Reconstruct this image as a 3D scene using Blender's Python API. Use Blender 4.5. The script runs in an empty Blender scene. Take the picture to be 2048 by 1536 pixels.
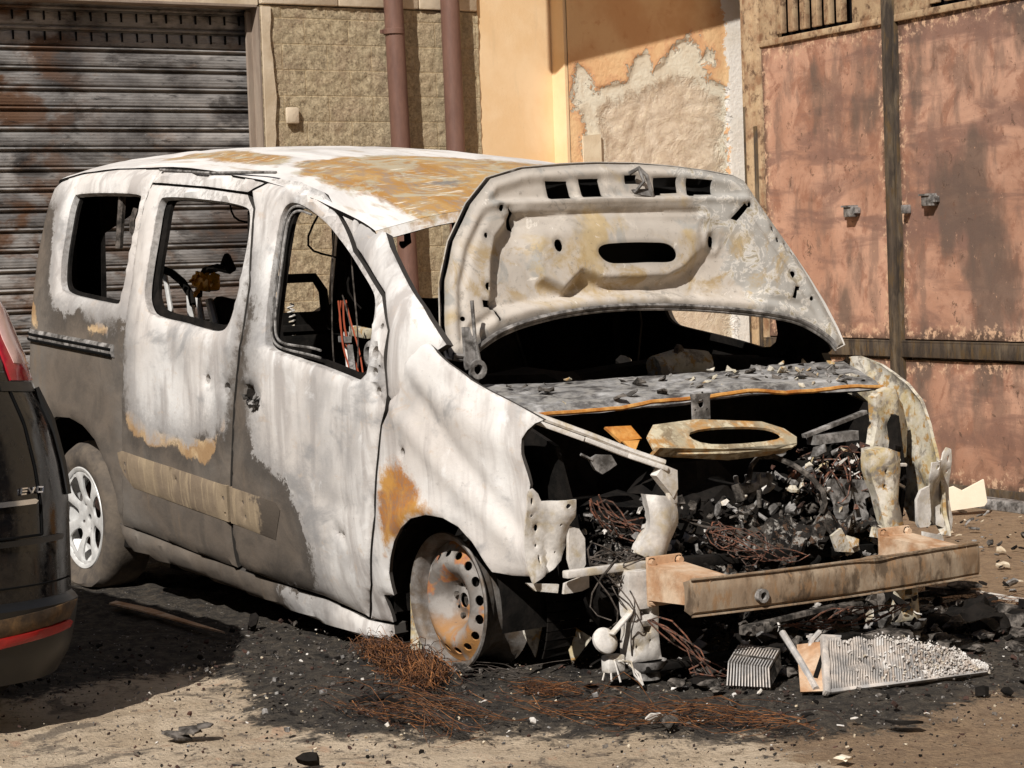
import bpy, bmesh, math, random
import numpy as np
from mathutils import Vector, Matrix, noise as mnoise
from mathutils.geometry import delaunay_2d_cdt

SC = bpy.context.scene
COL = SC.collection
random.seed(7)
RNG = np.random.default_rng(11)

# ------------------------------------------------------------------ camera, sky, sun, exposure
cam_d = bpy.data.cameras.new('camera'); cam = bpy.data.objects.new('camera', cam_d); COL.objects.link(cam)
CR = Vector((0.5579, 0.8292, -0.0349)); CU = Vector((-0.0225, 0.0571, 0.9981)); CF = Vector((-0.8296, 0.5561, -0.0505))
CP = Vector((6.0401, -4.5699, 1.2295))
cam.matrix_world = Matrix(((CR.x, CU.x, -CF.x, CP.x), (CR.y, CU.y, -CF.y, CP.y), (CR.z, CU.z, -CF.z, CP.z), (0, 0, 0, 1)))
cam_d.sensor_width = 36; cam_d.lens = 4684.75 / 2048 * 36; cam_d.clip_start = 0.05; cam_d.clip_end = 2000
SC.camera = cam
SUN_AZ, SUN_EL = math.radians(-57), math.radians(42)
world = bpy.data.worlds.new('World'); SC.world = world; world.use_nodes = True
wn = world.node_tree; bg = wn.nodes['Background']
sky = wn.nodes.new('ShaderNodeTexSky'); sky.sky_type = 'NISHITA'; sky.sun_disc = False
sky.sun_elevation = SUN_EL; sky.sun_rotation = math.pi / 2 - SUN_AZ
wn.links.new(sky.outputs[0], bg.inputs[0]); bg.inputs[1].default_value = 0.05
sun_d = bpy.data.lights.new('sun', 'SUN'); sun = bpy.data.objects.new('sun', sun_d); COL.objects.link(sun)
sun_d.energy = 5.0; sun_d.angle = math.radians(0.5); sun_d.color = (1.0, 0.97, 0.93)
SDIR = Vector((math.cos(SUN_EL) * math.cos(SUN_AZ), math.cos(SUN_EL) * math.sin(SUN_AZ), math.sin(SUN_EL)))
sun.rotation_euler = SDIR.to_track_quat('Z', 'Y').to_euler()
VS = SC.view_settings
SC.display_settings.display_device = 'sRGB'
VS.view_transform = 'Standard'; VS.look = 'None'; VS.gamma = 1; VS.exposure = 0.05

# ------------------------------------------------------------------ material helpers
def S(r, g, b):
    f = lambda v: (v / 255 / 12.92 if v < 10.3 else ((v / 255 + .055) / 1.055) ** 2.4)
    return (f(r), f(g), f(b), 1)

class G:
    def __init__(s, name):
        s.m = bpy.data.materials.new(name); s.m.use_nodes = True
        s.t = s.m.node_tree; s.b = s.t.nodes['Principled BSDF']
        s.co = s.t.nodes.new('ShaderNodeTexCoord').outputs['Object']
    def put(s, sock, v):
        if isinstance(v, bpy.types.NodeSocket): s.t.links.new(v, sock)
        elif v is not None: sock.default_value = v
    def n(s, t, out=0, **k):
        nd = s.t.nodes.new(t)
        for a, v in k.items():
            if a.startswith('_'): setattr(nd, a[1:], v)
        for a, v in k.items():
            if not a.startswith('_'): s.put(nd.inputs[int(a[1:])] if a[0] == 'i' and a[1:].isdigit() else nd.inputs[a], v)
        return nd.outputs[out]
    def map(s, sc=(1, 1, 1), loc=(0, 0, 0), rot=(0, 0, 0)):
        return s.n('ShaderNodeMapping', Vector=s.co, Scale=sc, Location=loc, Rotation=rot)
    def noise(s, scale, detail=6, rough=.6, vec=None, dist=0):
        return s.n('ShaderNodeTexNoise', Vector=vec or s.co, Scale=scale, Detail=detail, Roughness=rough, Distortion=dist)
    def voro(s, scale, vec=None, feature='F1', out=0):
        return s.n('ShaderNodeTexVoronoi', out, _feature=feature, Vector=vec or s.co, Scale=scale)
    def mr(s, v, a, b, c=0.0, d=1.0, smooth=True):
        nd = s.t.nodes.new('ShaderNodeMapRange'); nd.interpolation_type = 'SMOOTHSTEP' if smooth else 'LINEAR'; nd.clamp = True
        for i, x in enumerate((v, a, b, c, d)): s.put(nd.inputs[i], x)
        return nd.outputs[0]
    def m_(s, op, a, b=None, c=None):
        nd = s.t.nodes.new('ShaderNodeMath'); nd.operation = op
        for i, x in enumerate((a, b, c)): s.put(nd.inputs[i], x)
        return nd.outputs[0]
    def mix(s, f, a, b):
        nd = s.t.nodes.new('ShaderNodeMix'); nd.data_type = 'RGBA'
        s.put(nd.inputs[0], f); s.put(nd.inputs[6], a); s.put(nd.inputs[7], b)
        return nd.outputs[2]
    def attr(s, name): return s.n('ShaderNodeAttribute', 2, _attribute_name=name)
    def xyz(s):
        nd = s.t.nodes.new('ShaderNodeSeparateXYZ'); s.t.links.new(s.co, nd.inputs[0]); return nd.outputs
    def done(s, col, rough=.85, metal=0, bump=None, bs=.3, bd=.01, spec=.25):
        s.put(s.b.inputs['Base Color'], col); s.put(s.b.inputs['Roughness'], rough); s.put(s.b.inputs['Metallic'], metal)
        s.b.inputs['Specular IOR Level'].default_value = spec
        if bump is not None:
            s.put(s.b.inputs['Normal'], s.n('ShaderNodeBump', Height=bump, Strength=bs, Distance=bd))
        return s.m

def blotch(name, cols, scale=6, rough=.85, metal=0, detail=8, sh=(.35, .65), bs=.3, bd=.006, stretch=(1, 1, 1), spec=.25, fine=60):
    """a surface mottled with several colours at several scales"""
    g = G(name); v = g.map(stretch)
    c = cols[0]
    for i, k in enumerate(cols[1:]):
        f = g.mr(g.noise(scale * (1.7 ** i), detail, .65, g.map(stretch, (3.1 * i + 1, 1.7 * i, 2.3 * i)), .3), sh[0] + .03 * i, sh[1])
        c = g.mix(f, c, k)
    fn = g.noise(fine, 5, .7, v)
    c = g.mix(g.mr(fn, .3, .8, 0, .45), c, g.mix(.5, c, (.02, .018, .015, 1)))
    return g.done(c, rough, metal, fn, bs, bd, spec)

def m_body(name, plain=False):
    """burnt panel paint: white ash above, brown scorched paint below, tan primer edge, rust; regions from signed-distance attributes"""
    g = G(name)
    ash, rust, tan, ed = g.attr('ash'), g.attr('rust'), g.attr('tan'), g.attr('edge')
    n1 = g.noise(7, 8, .62, dist=.6); n2 = g.noise(45, 6, .7); n3 = g.noise(2.2, 5, .55); n4 = g.noise(160, 3, .7)
    st = g.noise(10, 7, .6, g.map((1, 1, .16)), .5)             # downward streaks
    sw = g.noise(5, 8, .64, g.map((.6, .6, 1.0), (2, 5, 1), (0, .6, .3)), .4)
    scr = g.noise(90, 3, .6, g.map((.12, .12, 1)))
    # ash colours
    a = g.mix(g.mr(n3, .35, .68), S(225, 221, 216), S(206, 198, 190))
    a = g.mix(g.mr(st, .44, .66, 0, .85), a, S(172, 164, 158))
    a = g.mix(g.mr(g.noise(1.3, 5, .6, g.map((1, 1, .7), (4, 2, 6)), .8), .50, .66, 0, .7), a, S(158, 154, 151))
    a = g.mix(g.mr(sw, .53, .66, 0, .75), a, S(146, 144, 143))
    a = g.mix(g.mr(g.noise(14, 8, .7, g.map((.7, .7, 1), (1, 1, 8), (0, -.5, .2)), .8), .57, .68, 0, .6), a, S(196, 178, 160))
    a = g.mix(g.mr(n1, .62, .76, 0, .6), a, S(178, 172, 166))
    a = g.mix(g.mr(n1, .30, .42, .5, 0), a, S(240, 238, 235))
    a = g.mix(g.mr(n2, .60, .76, 0, .5), a, S(126, 120, 114))
    a = g.mix(g.mr(scr, .62, .75, 0, .25), a, S(205, 196, 180))
    # scorched paint
    p = g.mix(g.mr(n1, .35, .7), S(112, 101, 90), S(92, 84, 76))
    p = g.mix(g.mr(n3, .45, .7, 0, .7), p, S(118, 112, 105))
    p = g.mix(g.mr(st, .55, .75, 0, .5), p, S(128, 108, 86))
    p = g.mix(g.mr(n2, .6, .8, 0, .4), p, S(62, 56, 50))
    wob = g.m_('ADD', g.m_('MULTIPLY', g.m_('SUBTRACT', n1, .5), .20), g.m_('ADD', g.m_('MULTIPLY', g.m_('SUBTRACT', n2, .5), .09), g.m_('MULTIPLY', g.m_('SUBTRACT', n4, .5), .05)))
    d = g.m_('ADD', ash, wob)
    c = g.mix(g.mr(d, -.14, -.02, 0, .6), p, S(66, 61, 57))     # soot fringe before the ash
    tw = g.m_('ADD', tan, g.m_('MULTIPLY', wob, .45))
    c = g.mix(g.mr(tw, -.005, .008), c, g.mix(g.mr(n1, .4, .6), S(200, 172, 134), S(164, 132, 96)))
    hard = g.m_('ADD', .008, g.m_('MULTIPLY', g.mr(g.noise(1.6, 4, .5, g.map((1, 1, 1), (7, 7, 2))), .42, .62), .055))
    dk = g.mr(g.m_('DIVIDE', d, hard), -1.0, 1.0)
    c = g.mix(dk, c, a)
    gray = g.m_('MULTIPLY', g.mr(d, .0, .13, 1, 0), dk)
    c = g.mix(g.m_('MULTIPLY', gray, g.mr(n1, .3, .6, .35, .9)), c, S(146, 142, 139))
    rw = g.m_('ADD', rust, g.m_('MULTIPLY', wob, .8))
    rc = g.mix(g.mr(n1, .45, .62), S(192, 138, 58), g.mix(g.mr(n2, .4, .6), S(150, 110, 80), S(176, 112, 38)))
    c = g.mix(g.mr(rw, -.02, .03, 0, .95), c, rc)
    c = g.mix(g.m_('MULTIPLY', g.mr(ed, .0, .007, .45, 0), g.mr(n2, .4, .65)), c, S(96, 88, 80))
    return g.done(c, g.mr(n2, .3, .7, .6, .95), 0, g.m_('ADD', n2, g.m_('MULTIPLY', n1, 1.5)), .22, .006)

def m_roof():
    g = G('burnt_roof_metal')
    r = g.attr('rust'); n1 = g.noise(4, 8, .62, g.map((.5, 1, 1)), .7); n2 = g.noise(28, 7, .7, g.map((.35, 1, 1))); sc = g.noise(60, 4, .6, g.map((1, .08, 1)))
    w = g.mix(g.mr(n1, .4, .65), S(224, 219, 213), S(196, 190, 184))
    w = g.mix(g.mr(g.noise(22, 4, .6, g.map((.06, 1, 1))), .55, .7, 0, .7), w, S(178, 160, 136))
    o = g.mix(g.mr(n1, .4, .62), S(168, 124, 68), S(182, 146, 94))
    o = g.mix(g.mr(n2, .46, .6, 0, .8), o, S(150, 130, 112))
    o = g.mix(g.mr(g.noise(7, 8, .7, g.map((1, .7, 1), (4, 1, 0)), 1.), .49, .58, 0, .85), o, S(176, 166, 142))
    o = g.mix(g.mr(sc, .58, .7, 0, .8), o, S(232, 224, 205))
    o = g.mix(g.mr(g.noise(5, 6, .6, g.map((1, .6, 1), (1, 8, 0))), .62, .7, 0, .8), o, S(112, 110, 110))
    wob = g.m_('ADD', g.m_('MULTIPLY', g.m_('SUBTRACT', n1, .5), .3), g.m_('MULTIPLY', g.m_('SUBTRACT', n2, .5), .15))
    c = g.mix(g.mr(g.m_('ADD', r, wob), -.02, .04), w, o)
    return g.done(c, .75, 0, n2, .2, .004)

def m_hood():
    g = G('burnt_bonnet_metal')
    n1 = g.noise(5, 8, .65, dist=.8); n2 = g.noise(40, 6, .7); n3 = g.noise(2.5, 4, .5); n4 = g.noise(9, 7, .6, g.map((1, 1, 1), (7, 3, 1)), .5)
    c = g.mix(g.mr(n3, .4, .62), S(196, 186, 174), S(180, 171, 160))
    c = g.mix(g.mr(n1, .54, .68, 0, .7), c, S(216, 206, 192))
    c = g.mix(g.mr(n4, .56, .66, 0, .85), c, S(158, 155, 149))
    c = g.mix(g.mr(g.noise(3.6, 7, .6, g.map((1, 1, 1), (1, 9, 4)), .4), .55, .68, 0, .7), c, S(178, 152, 100))
    c = g.mix(g.mr(n2, .58, .72, 0, .6), c, S(118, 110, 100))
    c = g.mix(g.mr(g.noise(4.2, 8, .68, g.map((1, 1, 1), (3, 5, 7)), .6), .56, .72, 0, .65), c, S(132, 124, 112))
    pos = g.xyz(); nc = g.noise(16, 9, .72, g.map((1, 1, 1), (2, 7, 3)), .8)
    rb = g.mr(g.m_('ADD', pos[1], g.m_('ADD', g.m_('MULTIPLY', g.m_('SUBTRACT', n1, .5), .5), g.m_('MULTIPLY', pos[2], .55))), 1.02, 1.06)
    c = g.mix(g.m_('MULTIPLY', rb, .85), c, g.mix(g.mr(nc, .5, .53), S(164, 161, 155), g.mix(g.mr(nc, .56, .6), S(206, 201, 193), S(172, 160, 132))))
    mid = g.m_('MULTIPLY', g.mr(pos[2], 1.34, 1.26), g.mr(pos[2], 1.08, 1.16))
    c = g.mix(g.m_('MULTIPLY', mid, g.mr(g.noise(7, 8, .68, g.map((1, 1, 1), (8, 8, 2)), .6), .48, .62, 0, .8)), c, S(166, 140, 94))
    c = g.mix(g.mr(nc, .60, .63, 0, .7), c, S(150, 143, 134)); c = g.mix(g.mr(nc, .37, .34, 0, .6), c, S(228, 220, 208))
    c = g.mix(g.mr(g.noise(70, 6, .75), .62, .70, 0, .6), c, S(96, 88, 80))
    c = g.mix(g.mr(g.attr('edge'), 0, .02, .4, 0), c, S(120, 115, 108))
    return g.done(c, .8, 0, g.m_('ADD', n2, n1), .25, .005)

def m_ground():
    g = G('scorched_ground'); so = g.attr('soot'); br = g.attr('brown'); pa = g.attr('pale')  # soot field: real soot plus shade painted inside the black car's shadow
    n1 = g.noise(3, 9, .65, dist=.4); n2 = g.noise(26, 8, .72); n3 = g.noise(140, 4, .7); v = g.voro(70); v2 = g.voro(24)
    c = g.mix(g.mr(n1, .35, .65), S(204, 184, 158), S(178, 157, 131))
    c = g.mix(g.mr(n2, .52, .7, 0, .7), c, S(128, 112, 92))
    c = g.mix(g.mr(n3, .55, .72, 0, .55), c, S(212, 196, 170))
    c = g.mix(g.mr(g.noise(4, 9, .75, g.map((1, 1, 1), (5, 2, 0)), .6), .54, .62, 0, .75), c, S(96, 86, 76))
    c = g.mix(g.mr(g.noise(16, 8, .75, g.map((1, 1, 1), (1, 6, 0)), .5), .56, .63, 0, .8), c, S(92, 82, 74))
    c = g.mix(g.mr(g.noise(7, 6, .7, g.map((1, 1, 1), (8, 3, 0)), .5), .58, .66, 0, .5), c, S(186, 146, 118))
    nb = g.noise(9, 9, .72, g.map((1, 1, 1), (3, 6, 0)), .6)
    w = g.m_('ADD', g.m_('MULTIPLY', g.m_('SUBTRACT', n1, .5), .45), g.m_('ADD', g.m_('MULTIPLY', g.m_('SUBTRACT', n2, .5), .5), g.m_('MULTIPLY', g.m_('SUBTRACT', nb, .5), 1.1)))
    bc = g.mix(g.mr(n2, .4, .62), S(118, 94, 72), S(146, 120, 92))
    bc = g.mix(g.mr(n3, .5, .7, 0, .5), bc, S(70, 56, 44))
    c = g.mix(g.mr(g.m_('ADD', br, w), -.1, .22, 0, .85), c, bc)
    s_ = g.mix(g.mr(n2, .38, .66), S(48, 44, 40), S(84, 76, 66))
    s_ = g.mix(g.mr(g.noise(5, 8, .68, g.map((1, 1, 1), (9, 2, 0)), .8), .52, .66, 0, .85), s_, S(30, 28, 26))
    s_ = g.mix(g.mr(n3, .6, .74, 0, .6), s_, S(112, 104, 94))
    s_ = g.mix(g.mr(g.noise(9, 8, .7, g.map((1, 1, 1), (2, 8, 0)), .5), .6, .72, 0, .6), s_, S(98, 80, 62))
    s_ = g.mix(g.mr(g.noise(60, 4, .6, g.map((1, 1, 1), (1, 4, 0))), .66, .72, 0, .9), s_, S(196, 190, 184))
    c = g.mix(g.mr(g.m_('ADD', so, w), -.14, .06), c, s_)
    h = g.m_('ADD', g.m_('MULTIPLY', n2, 1.6), g.m_('ADD', n3, g.m_('MULTIPLY', v, .4)))
    return g.done(c, .95, 0, h, .8, .012)

def m_shutter():
    g = G('burnt_shutter_metal')
    n1 = g.noise(2.2, 7, .6, g.map((1, 1, 1.6)), .3); n2 = g.noise(30, 7, .7, g.map((1, .25, 1.5))); n3 = g.noise(4, 7, .65, g.map((1, .7, 2), (3, 3, 3)), .5)
    pos = g.xyz()
    c = g.mix(g.mr(n1, .34, .62), S(78, 74, 72), S(142, 138, 134))
    c = g.mix(g.mr(n3, .5, .64, 0, .75), c, S(52, 47, 44))
    lf = g.mr(pos[1], -.1, .5, 1, 0); lo = g.mr(pos[2], 2.1, 1.3, 0, 1)
    c = g.mix(g.m_('MULTIPLY', g.mr(g.noise(3, 6, .6, g.map((1, 1, 2.2), (9, 1, 2)), .4), .47, .6), g.m_('MAXIMUM', lf, g.m_('MULTIPLY', lo, .5))), c, S(98, 72, 54))
    c = g.mix(g.mr(g.noise(2.6, 6, .6, g.map((1, .8, 1.4), (2, 6, 2))), .55, .68, 0, .8), c, S(172, 166, 160))
    c = g.mix(g.mr(g.noise(5, 5, .6, g.map((1, 1, 2), (2, 1, 7))), .58, .7, 0, .5), c, S(124, 104, 88))
    c = g.mix(g.mr(n2, .56, .68, 0, .8), c, S(34, 30, 28))
    c = g.mix(g.mr(g.noise(70, 5, .75, g.map((1, .4, 1))), .63, .72, 0, .8), c, S(186, 182, 178))
    ln = g.m_('SINE', g.m_('MULTIPLY', pos[2], 420))
    return g.done(c, .8, 0, g.m_('ADD', n2, g.m_('MULTIPLY', ln, .15)), .5, .006)

def m_gate(name='rusted_gate_sheet'):
    g = G(name); pos = g.xyz()
    n1 = g.noise(1.7, 7, .6, g.map((1, 1, 1)), .4); nv = g.noise(3.2, 6, .6, g.map((1.8, 1.8, .7), (2, 0, 3))); nh = g.noise(2.2, 6, .62, g.map((.5, .5, 2.6), (1, 3, 5)), .5)
    n2 = g.noise(24, 7, .7); n4 = g.noise(6, 7, .65, g.map((1, 1, 1), (4, 4, 9)), .6)
    c = g.mix(g.mr(n1, .38, .62), S(194, 152, 128), S(170, 128, 105))
    c = g.mix(g.mr(n4, .48, .62, 0, .8), c, S(146, 104, 84))
    c = g.mix(g.mr(nv, .50, .62, 0, .6), c, S(120, 98, 86))
    c = g.mix(g.mr(nh, .47, .62, 0, .8), c, S(128, 98, 86))
    c = g.mix(g.mr(g.noise(1.5, 5, .55, g.map((1.6, 1.6, .8), (6, 1, 2))), .52, .64, 0, .8), c, S(98, 84, 75))
    c = g.mix(g.mr(n2, .58, .74, 0, .6), c, S(122, 82, 62))
    c = g.mix(g.mr(g.noise(40, 6, .7, g.map((1, 1, 1), (2, 2, 2))), .62, .74, 0, .7), c, S(222, 176, 142))
    c = g.mix(g.mr(pos[2], .55, .1, 0, .4), c, g.mix(g.mr(n4, .4, .6), S(140, 96, 70), S(112, 84, 66)))
    ed = g.m_('ADD', g.attr('edge'), g.m_('MULTIPLY', g.m_('SUBTRACT', n4, .5), .22))
    c = g.mix(g.mr(ed, .05, .0, 0, .8), c, S(84, 66, 54)); c = g.mix(g.m_('MULTIPLY', g.mr(ed, .09, .05), g.mr(n2, .5, .62)), c, S(206, 170, 140))
    chip = g.noise(14, 9, .75, g.map((1, 1, 1), (5, 8, 2)), .6); c = g.mix(g.mr(chip, .60, .64, 0, .75), c, S(88, 68, 56)); c = g.mix(g.mr(chip, .36, .33, 0, .6), c, S(212, 168, 138))
    return g.done(c, .85, 0, g.m_('ADD', n2, g.m_('MULTIPLY', chip, 1.5)), .35, .006)

def m_blocks():
    g = G('split_stone_blocks')
    vec = g.n('ShaderNodeCombineXYZ', X=g.xyz()[1], Y=g.xyz()[2], Z=0.0)
    nd = g.t.nodes.new('ShaderNodeTexBrick'); g.t.links.new(vec, nd.inputs['Vector'])
    nd.inputs['Scale'].default_value = 1; nd.inputs['Brick Width'].default_value = .27; nd.inputs['Row Height'].default_value = .135
    nd.inputs['Mortar Size'].default_value = .005; nd.inputs['Mortar Smooth'].default_value = .6; nd.offset = .5
    nd.inputs['Color1'].default_value = (0, 0, 0, 1); nd.inputs['Color2'].default_value = (1, 1, 1, 1)
    n2 = g.noise(34, 9, .78); n1 = g.noise(5, 6, .6); n3 = g.noise(75, 5, .75)
    c = g.mix(g.mr(n2, .42, .58), S(156, 140, 114), S(200, 182, 150))
    c = g.mix(g.mr(n1, .45, .65, 0, .6), c, S(172, 148, 124))
    c = g.mix(g.mr(nd.outputs['Color'], 0, 1, 0, .22, False), c, S(182, 160, 124))
    c = g.mix(g.mr(n3, .54, .64, 0, .75), c, S(216, 198, 160))
    c = g.mix(g.mr(n3, .46, .36, 0, .75), c, S(92, 78, 58))
    pos = g.xyz()
    c = g.mix(g.mr(pos[1], 2.05, 2.25, 0, .35), c, S(186, 168, 134))
    mo = g.m_('MULTIPLY', nd.outputs['Fac'], g.mr(n1, .3, .5, .35, .8))
    c = g.mix(g.m_('MULTIPLY', mo, .5), c, S(190, 164, 122))
    h = g.m_('SUBTRACT', g.m_('MULTIPLY', n2, 1.2), g.m_('MULTIPLY', nd.outputs['Fac'], .2))
    return g.done(c, .95, 0, h, .8, .014)

def m_peel():
    g = G('peeling_painted_plaster'); a = g.attr('peel'); b = g.attr('rubble'); wv = g.attr('white')
    n1 = g.noise(9, 9, .68, dist=.7); n2 = g.noise(40, 7, .7); n3 = g.noise(3, 5, .6)
    wob = g.m_('ADD', g.m_('MULTIPLY', g.m_('SUBTRACT', n1, .5), .30), g.m_('MULTIPLY', g.m_('SUBTRACT', n2, .5), .12))
    o = g.mix(g.mr(n3, .38, .64), S(244, 206, 156), S(232, 184, 134))
    o = g.mix(g.mr(n1, .56, .7, 0, .45), o, S(210, 138, 92))
    d = g.m_('ADD', a, wob)
    c = g.mix(g.mr(d, -.05, -.015, 0, .4), o, S(226, 166, 126))
    pl = g.mix(g.mr(n1, .4, .6), S(236, 228, 206), S(224, 211, 186))
    c = g.mix(g.mr(d, -.004, .006), c, pl)
    d2 = g.m_('ADD', b, wob)
    rb = g.mix(g.mr(n1, .36, .62), S(230, 214, 190), S(208, 188, 162))
    rb = g.mix(g.mr(n2, .50, .64, 0, .7), rb, S(228, 212, 182))
    rb = g.mix(g.mr(n1, .60, .72, 0, .45), rb, S(164, 140, 108))
    c = g.mix(g.mr(d2, -.02, .03), c, rb)
    c = g.mix(g.mr(g.m_('ADD', wv, g.m_('MULTIPLY', wob, .6)), -.004, .006), c, g.mix(g.mr(n3, .4, .7), S(250, 244, 234), S(238, 228, 212)))
    h = g.m_('ADD', g.m_('MULTIPLY', g.mr(d, -.01, .02, 1, 0), 1.0), g.m_('ADD', g.m_('MULTIPLY', g.m_('MULTIPLY', n1, .8), g.mr(d2, -.02, .06)), g.m_('MULTIPLY', n2, .35)))
    return g.done(c, .92, 0, h, .7, .02)

def m_plaster(name, c1, c2, sc=3, bs=.25):
    g = G(name); n1 = g.noise(sc, 7, .6, dist=.3); n2 = g.noise(60, 6, .7)
    c = g.mix(g.mr(n1, .35, .65), c1, c2)
    c = g.mix(g.mr(g.noise(5, 6, .65, g.map((2, 2, .3))), .56, .72, 0, .3), c, tuple(v * .7 for v in c1[:3]) + (1,))
    c = g.mix(g.mr(g.voro(22), .0, .06, .35, 0), c, S(120, 88, 52))
    return g.done(c, .9, 0, n2, bs, .006)

def m_tyre():
    return blotch('scorched_tyre_rubber', [S(96, 87, 78), S(80, 73, 67), S(108, 97, 85)], 8, .9)

def m_simple(name, col, rough=.5, metal=0, spec=.5, bump=None):
    g = G(name); n = g.noise(30, 5, .6)
    c = g.mix(g.mr(n, .35, .7, 0, .3), col, tuple(v * .6 for v in col[:3]) + (1,))
    return g.done(c, rough, metal, n, bump or .05, .002, spec)

def m_carpaint():
    g = G('black_gloss_paint'); n = g.noise(5, 6, .6, dist=.5); n2 = g.noise(50, 5, .7)
    c = g.mix(g.mr(n, .5, .68, 0, .5), S(12, 12, 14), S(38, 28, 22))
    c = g.mix(g.mr(n2, .6, .75, 0, .4), c, S(48, 42, 36))
    return g.done(c, g.mr(n2, .4, .7, .1, .3), 0, n2, .02, .001, .5)

MAT = {}
def mats():
    M = MAT
    M['body'] = m_body('burnt_body_paint'); M['roof'] = m_roof(); M['hood'] = m_hood(); M['ground'] = m_ground()
    M['char'] = blotch('charred_black', [S(22, 20, 18), S(12, 11, 10), S(34, 30, 27)], 9, .92, bs=.5, spec=.1)
    M['char2'] = blotch('charred_flakes', [S(40, 37, 34), S(74, 68, 62), S(26, 24, 22), S(120, 112, 104)], 9, .9, bs=.5, spec=.15)
    M['ashmetal'] = blotch('ashy_bare_metal', [S(212, 205, 196), S(182, 175, 167), S(226, 220, 212), S(188, 174, 150)], 5, .8, sh=(.42, .66))
    M['yellowmetal'] = blotch('yellowed_bare_metal', [S(200, 191, 170), S(190, 170, 126), S(212, 204, 190), S(140, 131, 119), S(176, 140, 88)], 6, .8, sh=(.44, .62))
    M['greymetal'] = blotch('grey_oxidised_metal', [S(128, 124, 120), S(98, 94, 90), S(170, 165, 160), S(70, 66, 62)], 8, .7)
    M['cowl'] = blotch('ash_covered_cowl_metal', [S(122, 120, 118), S(88, 85, 82), S(186, 183, 180), S(70, 66, 64), S(150, 146, 140)], 7, .8, stretch=(1, .5, 1))
    M['rust'] = blotch('orange_rust', [S(196, 128, 50), S(160, 94, 40), S(214, 160, 90)], 8, .9)
    M['beam'] = blotch('brown_rusted_beam', [S(152, 132, 110), S(136, 112, 88), S(168, 150, 128), S(98, 82, 66), S(150, 120, 90)], 7, .75, stretch=(1, 1, .45), sh=(.42, .64))
    M['bracket'] = blotch('tan_rusted_bracket', [S(196, 158, 124), S(166, 122, 86), S(210, 184, 156)], 6, .8)
    M['rim'] = blotch('burnt_steel_rim', [S(122, 117, 112), S(90, 85, 81), S(148, 142, 136), S(106, 92, 78)], 5, .6, .25)
    M['rimrust'] = None
    M['alloy'] = blotch('silver_alloy', [S(214, 212, 208), S(196, 194, 190), S(226, 224, 220)], 5, .45, .2, fine=30, bs=.05)
    M['tyre'] = m_tyre()
    M['wire'] = blotch('copper_wire', [S(118, 72, 54), S(78, 50, 40), S(160, 106, 82), S(50, 40, 35), S(96, 84, 76)], 20, .7)
    M['rustwire'] = blotch('rusty_steel_cord', [S(140, 88, 50), S(104, 64, 38), S(170, 114, 68), S(64, 44, 32)], 14, .85)
    M['darkwire'] = blotch('blackened_wire', [S(60, 54, 48), S(36, 32, 28), S(110, 100, 92)], 20, .8)
    M['redplastic'] = m_simple('red_plastic', S(176, 26, 24), .3)
    M['orangeplastic'] = m_simple('orange_plastic', S(206, 110, 30), .4)
    M['yellowplastic'] = m_simple('yellow_plastic', S(226, 160, 40), .4)
    M['shutter'] = m_shutter()
    M['jamb'] = blotch('grey_brown_jamb_metal', [S(150, 132, 116), S(134, 116, 102), S(160, 144, 128)], 4, .8, stretch=(1, 1, .2))
    M['blocks'] = m_blocks(); M['peel'] = m_peel()
    M['orange'] = m_plaster('orange_plaster', S(246, 215, 172), S(238, 202, 154))
    M['stone'] = m_plaster('pale_stone', S(214, 196, 170), S(190, 170, 142), 5, .5)
    M['white'] = m_plaster('white_plaster', S(240, 232, 218), S(224, 212, 194))
    M['cream'] = m_plaster('cream_plaster', S(232, 216, 186), S(216, 196, 164), 6, .4)
    M['pipe'] = blotch('brown_painted_pipe', [S(116, 84, 71), S(106, 76, 65), S(126, 93, 79)], 4, .55, stretch=(1, 1, .3), bs=.05, spec=.4)
    M['gate'] = m_gate()
    M['gateframe'] = blotch('blistered_gate_frame', [S(86, 74, 62), S(64, 56, 49), S(108, 94, 76), S(54, 47, 41), S(92, 74, 50)], 6, .85, stretch=(1, 1, .25), sh=(.40, .64))
    M['gatecream'] = blotch('cream_gate_paint', [S(190, 164, 130), S(168, 138, 108), S(146, 112, 84), S(112, 88, 68)], 5, .85, sh=(.45, .65))
    M['black'] = m_simple('black_gap', (.004, .004, .004, 1), .9, 0, .1)
    M['carpaint'] = m_carpaint()
    M['cartrim'] = m_simple('black_grained_trim', S(24, 23, 22), .4, 0, .5)
    M['chrome'] = m_simple('chrome_trim', S(205, 205, 208), .15, .9)
    M['glass'] = m_simple('dark_car_glass', S(16, 19, 24), .06, 0, .6)
    M['lampred'] = m_simple('red_lamp_lens', S(160, 34, 44), .15, 0, .6)
    M['lampclear'] = m_simple('clear_lamp_lens', S(214, 176, 168), .12, 0, .6)
    M['refl'] = m_simple('red_reflector', S(150, 28, 26), .25, 0, .6)
    M['core'] = blotch('radiator_core', [S(186, 182, 178), S(140, 136, 132), S(208, 196, 184)], 8, .6)
    M['core2'] = blotch('ash_flaked_core', [S(196, 180, 164), S(166, 150, 136), S(226, 222, 216)], 8, .8, bs=.8)
    M['paper'] = m_plaster('pale_board', S(240, 226, 204), S(228, 212, 188))
mats()

# ------------------------------------------------------------------ object helpers
def tag(o, label=None, cat=None, group=None, kind=None):
    if label: o['label'] = label
    if cat: o['category'] = cat
    if group: o['group'] = group
    if kind: o['kind'] = kind
    return o

def empty(name, loc, label, cat, group=None):
    o = bpy.data.objects.new(name, None); COL.objects.link(o); o.location = loc
    o.empty_display_size = .2
    return tag(o, label, cat, group)

def off(p):
    v = Vector((0, 0, 0))
    while p is not None: v += Vector(p.location); p = p.parent
    return v

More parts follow.
